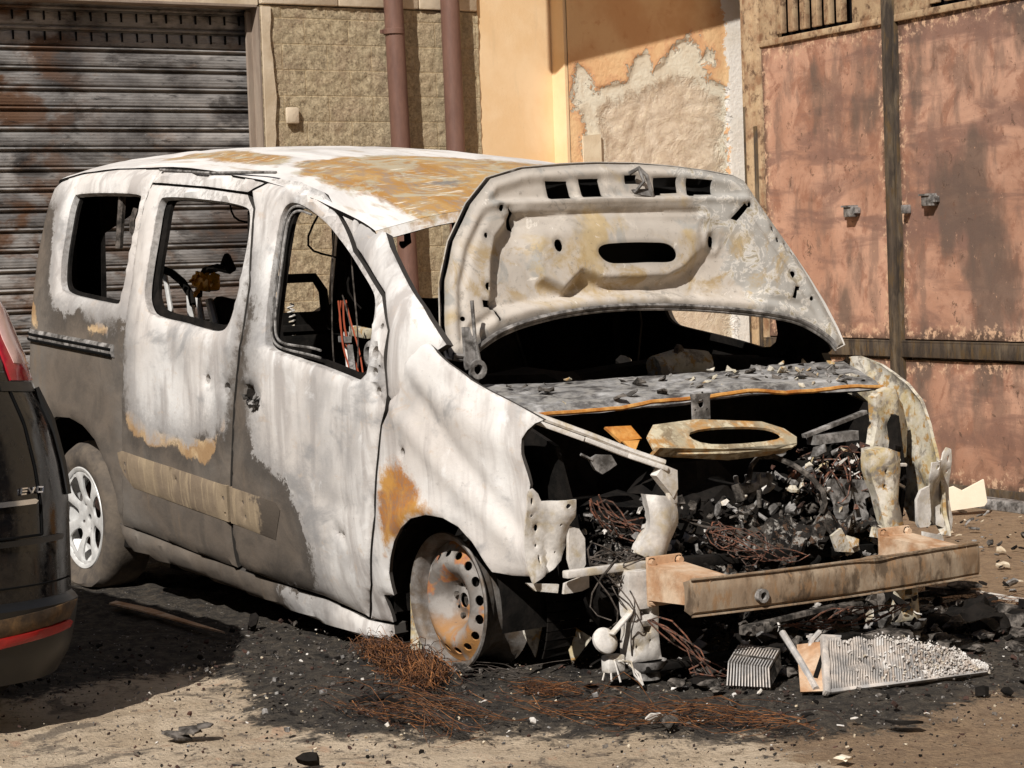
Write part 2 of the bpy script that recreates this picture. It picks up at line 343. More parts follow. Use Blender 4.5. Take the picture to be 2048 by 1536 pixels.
def mesh_obj(name, V, F, ms, parent=None, mi=None, smooth=True, attrs=None, sharp=35):
    me = bpy.data.meshes.new(name)
    me.from_pydata([tuple(map(float, v)) for v in V], [], [tuple(map(int, f)) for f in F])
    ms = ms if isinstance(ms, (list, tuple)) else [ms]
    for m in ms: me.materials.append(MAT[m] if isinstance(m, str) else m)
    if mi is not None: me.polygons.foreach_set('material_index', np.asarray(mi, dtype=np.int32))
    if smooth:
        me.polygons.foreach_set('use_smooth', np.ones(len(me.polygons), dtype=bool))
        me.set_sharp_from_angle(angle=math.radians(sharp))
    if attrs:
        for k, a in attrs.items():
            at = me.attributes.new(k, 'FLOAT', 'POINT'); at.data.foreach_set('value', np.asarray(a, dtype=np.float32))
    me.update()
    o = bpy.data.objects.new(name, me); COL.objects.link(o)
    if parent is not None:
        o.parent = parent; o.location = -off(parent)
    return o

def chaikin(P, n=2, closed=True):
    P = np.asarray(P, float)
    for _ in range(n):
        Q = np.roll(P, -1, 0)
        a, b = .75 * P + .25 * Q, .25 * P + .75 * Q
        if not closed: a, b = a[:-1], b[:-1]
        R = np.empty((2 * len(a), P.shape[1])); R[0::2] = a; R[1::2] = b
        P = R if closed else np.vstack([P[:1], R, P[-1:]])
    return P

def resample(P, step, closed=True):
    P = np.asarray(P, float); out = []
    n = len(P)
    for i in range(n if closed else n - 1):
        a, b = P[i], P[(i + 1) % n]; k = max(1, int(math.ceil(np.linalg.norm(b - a) / step)))
        for j in range(k): out.append(a + (b - a) * j / k)
    if not closed: out.append(P[-1])
    return np.array(out)

def psd(Q, poly):
    """signed distance to a polygon, positive inside"""
    Q = np.asarray(Q, float); poly = np.asarray(poly, float)
    d = np.full(len(Q), 1e9); ins = np.zeros(len(Q), bool)
    for i in range(len(poly)):
        a, b = poly[i], poly[(i + 1) % len(poly)]
        ab = b - a; L = ab @ ab
        if L < 1e-12: continue
        t = np.clip(((Q - a) @ ab) / L, 0, 1)
        d = np.minimum(d, np.hypot(*(Q - a - t[:, None] * ab).T))
        c = (a[1] > Q[:, 1]) != (b[1] > Q[:, 1])
        with np.errstate(all='ignore'):
            xx = (b[0] - a[0]) * (Q[:, 1] - a[1]) / (b[1] - a[1]) + a[0]
        ins ^= c & (Q[:, 0] < xx)
    return np.where(ins, d, -d)

def sst(x, a, b):
    t = np.clip((np.asarray(x, float) - a) / (b - a), 0, 1); return t * t * (3 - 2 * t)

def ell(cx, cy, rx, ry=None, n=14, rot=0):
    ry = ry or rx; t = np.linspace(0, 2 * np.pi, n, endpoint=False)
    c, s = math.cos(rot), math.sin(rot)
    x, y = rx * np.cos(t), ry * np.sin(t)
    return np.stack([cx + c * x - s * y, cy + s * x + c * y], 1)

def sheet(name, outline, holes, fn, res, thick, ms, parent=None, out=(0, -1, 0), attrs=None, lip=(.02, .006), edge_step=None, sharp=40):
    """a thin bent panel with real thickness: outline and holes in (u,v), fn maps (u,v) to 3D"""
    es = edge_step or res
    loops = [resample(outline, es)] + [resample(h, min(es, max(.006, np.ptp(np.asarray(h)[:, 0]) / 4))) for h in holes]
    pts = [tuple(p) for L in loops for p in L]; edges = []; k = 0
    for L in loops:
        n = len(L); edges += [(k + i, k + (i + 1) % n) for i in range(n)]; k += n
    lo, hi = loops[0].min(0), loops[0].max(0)
    gx = np.arange(lo[0] + res * .5, hi[0], res); gy = np.arange(lo[1] + res * .5, hi[1], res * .9)
    gr = np.array([(x + (res * .5 if j % 2 else 0), y) for j, y in enumerate(gy) for x in gx])
    if len(gr):
        d = psd(gr, loops[0])
        for L in loops[1:]: d = np.minimum(d, -psd(gr, L))
        gr = gr[d > res * .45]; pts += [tuple(p) for p in gr]
    r = delaunay_2d_cdt([Vector(p) for p in pts], edges, [], 0, 1e-6, False)
    U = np.array([tuple(v) for v in r[0]]); F = [tuple(f) for f in r[2]]
    cen = np.array([U[list(f)].mean(0) for f in F])
    keep = psd(cen, loops[0]) > 0
    for L in loops[1:]: keep &= psd(cen, L) < 0
    F = [f for f, q in zip(F, keep) if q]
    used = sorted({i for f in F for i in f}); rm = {o: i for i, o in enumerate(used)}
    U = U[used]; F = [tuple(rm[i] for i in f) for f in F]
    ed = psd(U, loops[0])
    for L in loops[1:]: ed = np.minimum(ed, -psd(U, L))
    ed = np.maximum(ed, 0)
    V = np.asarray(fn(U), float)
    def normals():
        N = np.zeros_like(V); Fa = np.array(F)
        fnm = np.cross(V[Fa[:, 1]] - V[Fa[:, 0]], V[Fa[:, 2]] - V[Fa[:, 0]])
        for i in range(3): np.add.at(N, Fa[:, i], fnm)
        return N / np.maximum(np.linalg.norm(N, axis=1, keepdims=True), 1e-12)
    N = normals(); o = np.asarray(out, float)
    if (N @ o).sum() < 0: F = [f[::-1] for f in F]; N = -N
    if lip: V = V - N * (lip[1] * np.clip(1 - ed / lip[0], 0, 1) ** 2)[:, None]
    n = len(V); VV = np.vstack([V, V - N * thick]); FF = list(F) + [tuple(i + n for i in f[::-1]) for f in F]
    cnt = {}
    for f in F:
        for i in range(3): cnt[(f[i], f[(i + 1) % 3])] = 1
    rim = [(a, b) for (a, b) in cnt if (b, a) not in cnt]
    FF += [(b, a, a + n, b + n) for a, b in rim]
    two = isinstance(ms, (list, tuple)) and len(ms) > 1
    dl = np.abs(psd(U, loops[0])) < 1e-4
    re = len(ms) - 1 if two else 0
    mi = [0] * len(F) + [1 if two else 0] * len(F) + [re if two and dl[a] and dl[b] else 0 for a, b in rim]
    A = {k: np.tile(f(U), 2) for k, f in (attrs or {}).items()}; A['edge'] = np.tile(ed, 2)
    return mesh_obj(name, VV, FF, ms, parent, mi, True, A, sharp)

class MB:
    """collects shapes for ONE mesh"""
    def __init__(s): s.V = []; s.F = []; s.mi = []
    def add(s, V, F, m=0):
        k = len(s.V); s.V += [tuple(map(float, v)) for v in V]; s.F += [tuple(i + k for i in f) for f in F]; s.mi += [m] * len(F); return s
    def box(s, c, size, rot=None, m=0, bev=.0, taper=1.0):
        x, y, z = (v / 2 for v in size); b = min(bev, x * .9, y * .9, z * .9)
        if b > 0:
            P = []
            for sz in (-1, 1):
                for (ix, iz) in (((x - b), z), (x, (z - b))):
                    pass
            bm = bmesh.new(); bmesh.ops.create_cube(bm, size=1)
            for v in bm.verts: v.co = Vector((v.co.x * 2 * x, v.co.y * 2 * y, v.co.z * 2 * z))
            bmesh.ops.bevel(bm, geom=list(bm.edges), offset=b, segments=2, affect='EDGES', profile=.5)
            P = [v.co.copy() for v in bm.verts]; bm.verts.index_update(); Fs = [[v.index for v in f.verts] for f in bm.faces]; bm.free()
        else:
            P = [Vector((sx * x * (taper if sz > 0 else 1), sy * y * (taper if sz > 0 else 1), sz * z)) for sx in (-1, 1) for sy in (-1, 1) for sz in (-1, 1)]
            Fs = [(0, 1, 3, 2), (4, 6, 7, 5), (0, 4, 5, 1), (2, 3, 7, 6), (0, 2, 6, 4), (1, 5, 7, 3)]
        R = rot if rot is not None else Matrix.Identity(3)
        return s.add([R @ p + Vector(c) for p in P], Fs, m)
    def bar(s, a, b, w, h, m=0, up=(0, 0, 1), bev=0.0):
        a, b = Vector(a), Vector(b); d = b - a; L = d.length; d.normalize(); u = Vector(up)
        if abs(d.dot(u)) > .97: u = Vector((1, 0, 0))
        y = u.cross(d).normalized(); z = d.cross(y)
        R = Matrix((d, y, z)).transposed()
        return s.box((a + b) / 2, (L, w, h), R, m, bev)
    def tube(s, pts, r, n=6, m=0, cap=True):
        pts = [Vector(p) for p in pts]; k = len(s.V); L = len(pts)
        rs = r if isinstance(r, (list, tuple)) else [r] * L
        pu = None
        for i, p in enumerate(pts):
            t = (pts[min(i + 1, L - 1)] - pts[max(i - 1, 0)]).normalized()
            if pu is None:
                pu = t.orthogonal().normalized()
            else:
                pu = (pu - t * pu.dot(t)); pu = pu.normalized() if pu.length > 1e-6 else t.orthogonal().normalized()
            w = t.cross(pu)
            for j in range(n):
                a = 2 * math.pi * j / n; s.V.append(tuple(p + (pu * math.cos(a) + w * math.sin(a)) * rs[i]))
        for i in range(L - 1):
            for j in range(n):
                s.F.append((k + i * n + j, k + i * n + (j + 1) % n, k + (i + 1) * n + (j + 1) % n, k + (i + 1) * n + j)); s.mi.append(m)
        if cap:
            s.F.append(tuple(k + j for j in range(n))[::-1]); s.mi.append(m)
            s.F.append(tuple(k + (L - 1) * n + j for j in range(n))); s.mi.append(m)
        return s
    def lathe(s, prof, c, axis='y', n=48, m=0, closed=False):
        k = len(s.V); L = len(prof)
        for i in range(n):
            a = 2 * math.pi * i / n
            for (r, h) in prof:
                p = {'y': (r * math.cos(a), h, r * math.sin(a)), 'x': (h, r * math.cos(a), r * math.sin(a)), 'z': (r * math.cos(a), r * math.sin(a), h)}[axis]
                s.V.append((p[0] + c[0], p[1] + c[1], p[2] + c[2]))
        for i in range(n):
            for j in range(L if closed else L - 1):
                s.F.append((k + i * L + j, k + i * L + (j + 1) % L, k + ((i + 1) % n) * L + (j + 1) % L, k + ((i + 1) % n) * L + j)); s.mi.append(m)
        return s
    def shard(s, c, size, m=0, flat=.12, rnd=random, up=None, lay=0.0):
        """a torn crumpled flake with thickness"""
        n = rnd.randint(5, 7); a0 = rnd.random() * 6.28
        q = Vector((rnd.gauss(0, 1), rnd.gauss(0, 1), rnd.gauss(0, 1))) if up is None else Vector((rnd.gauss(0, up), rnd.gauss(0, up), 1))
        q.normalize(); u = q.orthogonal().normalized(); w = q.cross(u)
        P = []
        ax = rnd.uniform(.35, 1)
        for i in range(n):
            a = a0 + 6.28 * i / n; r = size * rnd.uniform(.45, 1)
            P.append(u * math.cos(a) * r + w * math.sin(a) * r * ax + q * size * rnd.uniform(-.25, .25))
        t = q * size * flat; c = Vector(c)
        mid = q * size * rnd.uniform(-.15, .2)
        P = [p - q * (p.dot(q)) * lay for p in P]
        V = [c + p + t for p in P] + [c + p - t for p in P] + [c + mid + t, c + mid - t]
        F = [(i, (i + 1) % n, 2 * n) for i in range(n)] + [(n + (i + 1) % n, n + i, 2 * n + 1) for i in range(n)] + [(i, n + i, n + (i + 1) % n, (i + 1) % n) for i in range(n)]
        return s.add(V, F, m)
    def lump(s, c, size, m=0, rnd=random, sq=(1, 1, 1), seed=0):
        bm = bmesh.new(); bmesh.ops.create_icosphere(bm, subdivisions=2, radius=1)
        k = rnd.random() * 50
        P = []
        for v in bm.verts:
            d = 1 + .55 * mnoise.noise(v.co * 1.6 + Vector((k, k, 0))) + .25 * mnoise.noise(v.co * 4 + Vector((k, 0, k)))
            P.append(Vector((v.co.x * d * sq[0], v.co.y * d * sq[1], v.co.z * d * sq[2])) * size + Vector(c))
        bm.verts.index_update(); Fs = [[v.index for v in f.verts] for f in bm.faces]; bm.free()
        return s.add(P, Fs, m)
    def plate(s, poly, ext, m=0):
        """polygon of 3D points pushed along ext"""
        P = [Vector(p) for p in poly]; e = Vector(ext); n = len(P)
        return s.add(P + [p + e for p in P], [tuple(range(n))[::-1], tuple(range(n, 2 * n))] + [(i, (i + 1) % n, n + (i + 1) % n, n + i) for i in range(n)], m)
    def build(s, name, ms, parent=None, smooth=True, sharp=35):
        return mesh_obj(name, s.V, s.F, ms, parent, s.mi, smooth, None, sharp)

def wig(a, b, n=8, amp=.02, sag=0.0, rnd=random):
    """a loose wire path from a to b"""
    a, b = Vector(a), Vector(b); P = []
    o1, o2 = Vector((rnd.gauss(0, amp), rnd.gauss(0, amp), rnd.gauss(0, amp))), Vector((rnd.gauss(0, amp), rnd.gauss(0, amp), rnd.gauss(0, amp)))
    for i in range(n + 1):
        t = i / n; P.append(a.lerp(b, t) + o1 * math.sin(math.pi * t) + o2 * math.sin(2 * math.pi * t) - Vector((0, 0, sag * 4 * t * (1 - t))))
    return P

def fbm(x, y, z=0, o=4):
    return mnoise.fractal(Vector((x, y, z)), 1.0, 2.0, o)

# ------------------------------------------------------------------ ground
SOOT_SHADE = [(-3.6, 1.5), (-3.6, -2.8), (-1.0, -2.7), (-.42, -2.35), (-.52, -1.95), (-.68, -1.5), (-.62, -1.28), (-.2, -1.38), (.25, -1.60), (.62, -1.58), (.85, -1.3), (1.05, -1.0), (1.4, -.8), (1.55, -.4), (1.42, .05), (1.7, .5), (1.6, 1.1), (.9, 1.3), (.2, 1.3)]  # burnt ground, stretched into the black car's shadow to paint that shade darker
BROWN = [(1.0, -.75), (2.6, -1.0), (3.2, .4), (1.6, 1.6), (.2, 3.6), (-2.6, 3.7), (-2.2, 1.2), (.2, 1.0)]
def ground():
    fx = np.arange(-3.6, 2.7, .035); fy = np.arange(-3.0, 2.0, .035)
    cx = lambda a, lo, hi: np.concatenate([-np.geomspace(400, -lo + .3, 12), a, np.geomspace(hi + .3, 400, 12)])
    X = np.concatenate([[-5.4, -5.0, -4.6, -4.2, -3.9], fx, [3, 3.4, 4, 5, 7, 10, 16, 30, 80, 250]]); X = np.concatenate([[-250, -80, -30, -14, -8, -6.2], X])
    Y = np.concatenate([[-250, -80, -30, -16, -10, -7, -5, -4, -3.5], fy, [2.2, 2.5, 2.8, 3.2, 3.6, 4.0, 4.6, 6, 9, 16, 30, 80, 250]])
    nx, ny = len(X), len(Y)
    V = np.zeros((nx * ny, 3))
    for i, x in enumerate(X):
        for j, y in enumerate(Y):
            z = 0.0
            if -3.7 < x < 2.8 and -3.1 < y < 2.1:
                z = .010 * fbm(x * 2.5, y * 2.5, 0, 5) + .006 * fbm(x * 14, y * 14, 3, 3)
            V[i * ny + j] = (x, y, z)
    s = psd(V[:, :2], SOOT_SHADE); w = np.clip(s / .25 + .4, 0, 1)
    rough = np.array([fbm(v[0] * 9, v[1] * 9, 7, 5) if q > 0 else 0 for v, q in zip(V, w)])
    V[:, 2] += w * (.010 + .020 * np.clip(rough + .25, 0, 1.2)) * (np.abs(V[:, 0]) < 4)
    V[:, 2] -= .012
    F = [(i * ny + j, (i + 1) * ny + j, (i + 1) * ny + j + 1, i * ny + j + 1) for i in range(nx - 1) for j in range(ny - 1)]
    A = {'soot': s / .6, 'brown': psd(V[:, :2], BROWN) / .6, 'pale': s * 0}  # soot value also carries the painted shade beside the black car
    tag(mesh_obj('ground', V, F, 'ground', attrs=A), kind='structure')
ground()

# ------------------------------------------------------------------ walls round the yard
XW, XS, XP = -4.85, -4.985, -4.72
GA = math.radians(-9); G0 = Vector((-4.65, 4.25, 0)); GD = Vector((math.cos(GA), math.sin(GA), 0)); GN = Vector((math.sin(GA), -math.cos(GA), 0))
GR = Matrix((GD, -GN, Vector((0, 0, 1)))).transposed()
def gp(s, z, d=0): return G0 + GD * s + GN * d + Vector((0, 0, z))

def walls():
    # stone block wall
    b = MB(); b.box((XW - .2, (1.228 + 2.579) / 2, 1.29), (.4, 2.579 - 1.228, 2.7))
    w = empty('block_wall', (XW, 1.9, 0), 'rough split stone block wall behind the brown downpipes', 'wall')
    # gently uneven face, one mesh: grid front with relief
    ny, nz = 110, 200; ys = np.linspace(1.225, 2.579, ny); zs = np.linspace(-.05, 2.628, nz)
    V = []
    for y in ys:
        for z in zs:
            row = math.floor((z - .0) / .135); fr = (z / .135) % 1; e = min(fr, 1 - fr)
            k = (y / .27 + (.5 if row % 2 else 0)); fe = min(k % 1, 1 - k % 1) * 2
            bl = min(1, e / .12) * min(1, fe / .12)
            V.append((XW + .006 + bl * (.002 + .007 * fbm(y * 26, z * 26, row * 3.1, 5) + .002 * math.sin(row * 7 + math.floor(k) * 5)), y, z))
    F = [(i * nz + j, (i + 1) * nz + j, (i + 1) * nz + j + 1, i * nz + j + 1) for i in range(ny - 1) for j in range(nz - 1)]
    mesh_obj('stone_facing', V, F, 'blocks', w)
    c = MB(); c.box((XW - .25, 1.9, 1.29), (.46, 1.34, 2.68)); c.build('wall_core', 'stone', w)
    c = MB()
    for (y0, y1) in ((1.232, 1.688), (1.694, 2.19), (2.196, 2.57)): c.box((XW - .14, (y0 + y1) / 2, 2.82), (.33, y1 - y0, .37), bev=.008)
    c.build('upper_course', 'stone', w)
    c = MB(); c.box((XW - .2, 1.9, 3.75), (.4, 1.34, 1.48)); c.build('upper_wall', 'stone', w)
    sp = MB()
    pr = [(1.229, 0), (1.31, 0)]
    L = [(1.229, -.05)] + [(1.285 + .02 * fbm(z * 3, 1, 2), z) for z in np.linspace(0, 2.62, 40)] + [(1.229, 2.62)]
    sp.plate([(XW + .012, y, z) for y, z in L], (.012, 0, 0)); sp.build('mortar_margin', 'stone', w, False)
    ptch = MB(); ptch.box((XW + .026, 1.385, 2.055), (.02, .075, .085), bev=.008); ptch.build('mortar_patch', 'stone', w)
    # orange wall with its step, peeling face
    w = empty('orange_wall', (XW, 3.3, 0), 'orange plastered wall with its paint peeled to bare rubble beside the rusty gate', 'wall')
    b = MB(); b.box((XW - .2, (2.582 + 3.08) / 2, 2.2), (.4, .498, 4.6)); b.build('painted_pier', 'orange', w)
    b = MB(); b.box(((XW + XP) / 2 - .2, 3.085, 2.2), (XP - XW + .39, .02, 4.598)); b.build('pier_return', 'orange', w)
    PEEL = [(3.11, 2.22), (3.143, 2.34), (3.20, 2.35), (3.26, 2.30), (3.295, 2.23), (3.40, 2.24), (3.50, 2.26), (3.54, 2.34), (3.567, 2.407), (3.65, 2.423), (3.70, 2.33), (3.764, 2.368), (3.82, 2.46), (3.90, 2.50), (3.97, 2.52), (4.03, 2.49), (4.06, 2.42), (4.10, 2.46), (4.159, 2.375), (4.06, 2.355), (4.09, 2.30), (4.24, 2.24), (4.24, -.1), (3.18, -.1), (3.18, 2.10), (3.12, 2.12)]
    RUB = [(3.30, 2.12), (3.5, 2.18), (3.7, 2.24), (3.9, 2.3), (4.05, 2.27), (4.2, 2.15), (4.22, -.1), (3.32, -.1), (3.32, 1.9)]
    ny, nz = 90, 230; ys = np.linspace(3.0951, 4.46, ny); zs = np.concatenate([np.linspace(-.1, 1.2, 40), np.linspace(1.22, 2.7, 150), np.linspace(2.75, 4.5, 40)])
    P = np.array([(y, z) for y in ys for z in zs])
    pe, ru = psd(P, PEEL), psd(P, RUB); wh = np.where((P[:, 0] > 4.225), P[:, 0] - 4.225, P[:, 0] - 4.225)
    V = np.stack([np.full(len(P), XP), P[:, 0], P[:, 1]], 1)
    rel = np.array([fbm(p[0] * 11, p[1] * 11, 2, 5) for p in P])
    V[:, 0] += -.008 * sst(pe, 0, .02) + sst(ru, -.02, .05) * (-.008 + .006 * rel) + .004 * sst(wh, 0, .01)
    nz = len(zs)
    F = [(i * nz + j, (i + 1) * nz + j, (i + 1) * nz + j + 1, i * nz + j + 1) for i in range(ny - 1) for j in range(nz - 1)]
    mesh_obj('peeling_face', V, F, 'peel', w, attrs={'peel': pe, 'rubble': ru, 'white': wh})
    b = MB(); b.box((XP - .23, 3.78, 2.2), (.4, 1.36, 4.58)); b.build('wall_core', 'stone', w)
    b = MB(); b.plate([(XP + .001, y, z) for y, z in ((3.175, .2), (3.30, .2), (3.30, 1.955), (3.175, 1.945))], (.009, 0, 0))
    b.build('cable_cover', 'cream', w)
    # shutter with its reveal
    sh = empty('roller_shutter', (XS, -.3, 0), 'fire-blackened metal roller shutter with horizontal slats behind the van', 'shutter')
    p = .1005; prof = []
    z0 = 2.574 - .1005 * 26
    for k in range(30):
        z = z0 + k * p
        if z > 2.78: break
        prof += [(.000, z + .002), (-.014, z + .006), (-.014, z + .012), (.006, z + .016), (.010, z + .022), (.006, z + .028), (-.008, z + .032), (.004, z + .040), (.006, z + .055), (.007, z + .07), (.005, z + .085), (.002, z + .098)]
    ysn = np.linspace(-2.1, 1.30, 60)
    V = [(XS + d + .006 * fbm(y * 1.3, z * 2, 5, 3), y, z) for y in ysn for d, z in prof]; n = len(prof)
    F = [(i * n + j, (i + 1) * n + j, (i + 1) * n + j + 1, i * n + j + 1) for i in range(len(ysn) - 1) for j in range(n - 1)]
    sl = MB()
    for row in (2.455, 2.555):
        y = -2.0
        while y < 1.2:
            sl.box((XS + .0075, y, row), (.008, .008, .045)); y += .0835
    k = len(V); mesh_obj('slat_curtain', V + sl.V, F + [tuple(i + k for i in f) for f in sl.F], ['shutter', 'black'], sh, [0] * len(F) + [1] * len(sl.F), sharp=25)
    j = MB(); j.bar((-4.93, 1.255, -.05), (-4.93, 1.245, 2.62), .055, .158, up=(1, 0, 0)); j.box((-4.935, 1.21, 1.27), (.02, .04, 2.66)); j.build('guide_rail', 'jamb', sh)
    j = MB(); j.box((-5.02, 1.25, 1.3), (.02, .1, 2.7)); j.box((-5.06, -.4, 1.3), (.02, 3.6, 2.75)); j.build('shutter_backing', 'black', sh)
    w = empty('lintel_wall', (XW, -.4, 2.62), 'grey brown wall band above the roller shutter opening', 'wall')
    b = MB(); b.box((XW - .215, -.52, 3.62), (.43, 3.48, 1.98)); b.build('lintel', 'stone', w)
    b = MB(); b.box((XW - .10, -.52, 2.624), (.20, 3.47, .012)); b.build('lintel_soffit', 'jamb', w)
    w = empty('plain_wall', (XW, -4, 0), 'plain plastered wall on the far side of the roller shutter', 'wall')
    b = MB(); b.box((XW - .2, -4.6, 2.25), (.4, 4.7, 4.7)); b.build('plaster_face', 'stone', w)

    # downpipes
    for i, (yt, yb) in enumerate(((2.0045, 2.035), (2.365, 2.375))):
        t = empty('downpipe', (-4.79, yb, 0), ('brown downpipe nearest the roller shutter, in front of the stone blocks', 'brown downpipe next to the orange plastered pier')[i], 'downpipe', 'brown downpipes on the block wall')
        b = MB(); x0 = -4.785
        b.tube([(x0, yb + .04, .0), (x0, yb, 1.33), (x0, (yb + yt) / 2, 1.9), (x0, yt, 2.68), (x0, yt - .04, 4.4)], .0525, 20); b.build('pipe', 'pipe', t)
        b = MB(); zc = 2.505 if i == 0 else 1.28
        b.lathe([(.0525, -.016), (.058, -.013), (.058, .013), (.0525, .016)], (x0, yt - .002 if i == 0 else yb, zc), 'z', 20)
        b.box((x0 - .02, (yt if i == 0 else yb) - .062, zc), (.02, .02, .02)); b.build('clip', 'pipe', t)
walls()

def gate():
    g = empty('metal_gate', tuple(gp(1.6, 0)), 'tall rusty copper-coloured sheet metal double gate with small handles', 'gate')
    def B(c, size, mb): mb.box(c, size, GR, 0, .004)
    def leaf(s0, s1):
        ns, nz = 40, 60
        for (z0, z1) in ((.775, 2.425), (.03, .665)):
            ss = np.linspace(s0, s1, ns); zz = np.linspace(z0, z1, nz)
            V = [tuple(gp(s, z, .022 + .008 * fbm(s * 1.6, z * 1.6, 4, 3))) for s in ss for z in zz]
            F = [(i * nz + j, (i + 1) * nz + j, (i + 1) * nz + j + 1, i * nz + j + 1) for i in range(ns - 1) for j in range(nz - 1)]
            E_ = [min(s - s0, s1 - s, z - z0, z1 - z) for s in ss for z in zz]
            mesh_obj('sheet_panel', V, F, 'gate', g, attrs={'edge': E_})
    leaf(.335, 1.575); leaf(1.69, 3.15)
    f = MB()
    for s, wd, d in ((.165, .07, .03), (.235, .075, .055), (.295, .07, .035)): B(gp(s, 1.5, d - .03), (wd, .08, 3.2), f)
    f.build('outer_frame', 'gatecream', g)
    f = MB(); B(gp(.170, 1.05, .045), (.030, .02, 2.1), f); f.build('rust_strip', 'gateframe', g)
    f = MB(); B(gp(.283, .98, .047), (.030, .02, 2.0), f); f.build('rust_strip', 'gateframe', g)
    f = MB(); B(gp(3.2, 1.5, .02), (.1, .08, 3.2), f); f.build('outer_frame', 'gatecream', g)
    f = MB()
    for s, wd, d in ((1.590, .030, .035), (1.631, .046, .055), (1.672, .030, .03)): B(gp(s, 1.6, d - .02), (wd, .06, 3.1), f)
    f.build('meeting_stile', 'gateframe', g)
    f = MB()
    for (a, b) in ((.29, 1.575), (1.68, 3.15)):
        B(gp((a + b) / 2, .72, .02), (b - a, .05, .078), f); B(gp((a + b) / 2, .762, .036), (b - a, .02, .012), f); B(gp((a + b) / 2, .015, .02), (b - a, .05, .05), f)
    f.build('middle_rail', 'gateframe', g)
    f = MB()
    for (a, b, va, vb) in ((.29, 1.575, .50, 1.29), (1.68, 3.15, 1.98, 2.9)):
        B(gp((a + va) / 2, 2.72, .02), (va - a, .03, .58), f); B(gp((b + vb) / 2, 2.72, .02), (b - vb, .03, .58), f); B(gp((a + b) / 2, 2.443, .0215), (b - a, .032, .036), f)
        B(gp((a + b) / 2, 3.06, .0215), (b - a, .03, .12), f)
    f.build('vent_frame', 'gatecream', g)
    for (va, vb) in ((.50, 1.29), (1.98, 2.9)):
        f = MB(); k = 0
        n = int((vb - va) / .115)
        for i in range(n):
            s = va + .045 + i * (vb - va - .05) / n; B(gp(s, 2.742, .016), (.078, .02, .52), f); B(gp(s + .034, 2.742, .026), (.012, .03, .52), f)
        f.build('vent_bars', 'gatecream', g)
        f = MB(); B(gp((va + vb) / 2, 2.72, -.05), (vb - va + .1, .02, .6), f); f.build('vent_backing', 'black', g)
    for s, z in ((1.245, 1.455), (1.97, 1.487)):
        f = MB(); B(gp(s, z, .045), (.085, .045, .055), f); f.box(gp(s - .01, z + .03, .048), (.085, .055, .010), GR); f.box(gp(s + .05, z + .006, .040), (.02, .03, .03), GR); f.build('handle', 'greymetal', g)
    f = MB(); B(gp(1.76, 1.45, .045), (.035, .04, .045), f); f.build('lock', 'greymetal', g)
    w = empty('gate_wall', tuple(gp(4, 0)), 'pale plaster wall beyond the far end of the rusty gate', 'wall')
    f = MB(); f.box(gp(6.3, 2.25, -.2), (6, .4, 4.7), GR); f.build('plaster_face', 'stone', w)
    f = MB(); f.box(gp(1.6, 3.85, -.17), (3.4, .4, 1.4), GR); f.box(gp(1.6, 1.5, -.2), (3.3, .02, 3.2), GR); f.build('lintel', 'stone', w)
    t = MB(); t.box(gp(1.9, .012, .28), (3.6, .09, .05), GR, 0, .008); t.box(gp(1.9, .008, .20), (3.6, .05, .03), GR)
    tag(t.build('threshold_rail', 'greymetal'), 'long grey steel rail set in the ground before the gate', 'rail')
    t = MB(); r = np.array([[-.105, -.01], [-.03, .012], [0, -.004], [.075, .032], [.085, -.045], [.075, -.06], [-.07, -.075], [-.1, -.05]])
    base = Vector((-1.86, 3.24, .11)); u = Vector((.5, .84, 0)).normalized()
    t.plate([base + u * a + Vector((0, 0, b)) for a, b in r * 1.35], Vector((-.84, .5, .1)) * .018)
    tag(t.build('board_scrap', 'paper', None, False), 'torn piece of pale board standing by the rusty gate', 'board')
gate()

def eaves():
    # a canopy over the corner, above the frame: its edge throws the slanting shade on the plaster
    kx = SDIR.x; pts = [(XP, 2.93, 2.455), (XP, 3.08, 2.34), (XP, 4.26, 2.60), (XP, 4.75, 2.72), (XP, 4.75, 3.8), (XP, 2.93, 3.8)]
    P = [Vector(p) + SDIR * (.62 / kx) for p in pts]
    t = MB(); t.plate([P[0], P[1], P[2], P[3], P[4], P[5]], (-.05, 0, 0))
    for q in (P[1], P[3]): t.bar(q + Vector((0, 0, .5)), Vector((XP - .05, q.y, q.z + .5)), .04, .04)
    tag(t.build('wall_awning', 'jamb', None, False), 'sheet metal awning high on the orange wall', 'awning')
eaves()

def sky_block_houses():  # unseen houses added to block low sky and deepen the shade
    for (nm, lab, c, sz, ax) in (('sky_block_house', 'unseen plain plastered house added behind the viewer to block low sky', (17.5, -2, 5), (6, 34, 10), 'x'), ('sky_block_house', 'unseen long plain house added beside the yard to block low sky', (3, -18.5, 4.5), (24, 8, 9), 'y')):
        h = empty('sky_block_house', (c[0], c[1], 0), lab, 'house', 'unseen houses added to block low sky')
        b = MB(); b.box(c, sz); b.build('wall', 'housewall', h, False)
        b = MB(); b.box((c[0], c[1], sz[2] + .15), (sz[0] + .8, sz[1] + .8, .3), bev=.05); b.build('roof', 'pipe', h, False)
        n = 8
        for k in range(n):
            for z in (1.6, 4.8, 7.6):
                f = (k + .5) / n - .5
                if ax == 'x': p, q, d = (c[0] - sz[0] / 2, c[1] + f * sz[1], z), (.06, 1.1, 1.5), Vector((-.02, 0, 0))
                else: p, q, d = (c[0] + f * sz[0], c[1] + sz[1] / 2, z), (1.1, .06, 1.5), Vector((0, .02, 0))
                b = MB(); b.box(p, q, bev=.01); w = b.build('window', 'jamb', h, False)
                b = MB(); b.box(Vector(p) + d, tuple(v * .86 if v > .1 else v for v in q)); b.build('pane', 'glass', w, False)
MAT['housewall'] = m_plaster('dull_house_plaster', S(150, 136, 118), S(128, 114, 98))
sky_block_houses()

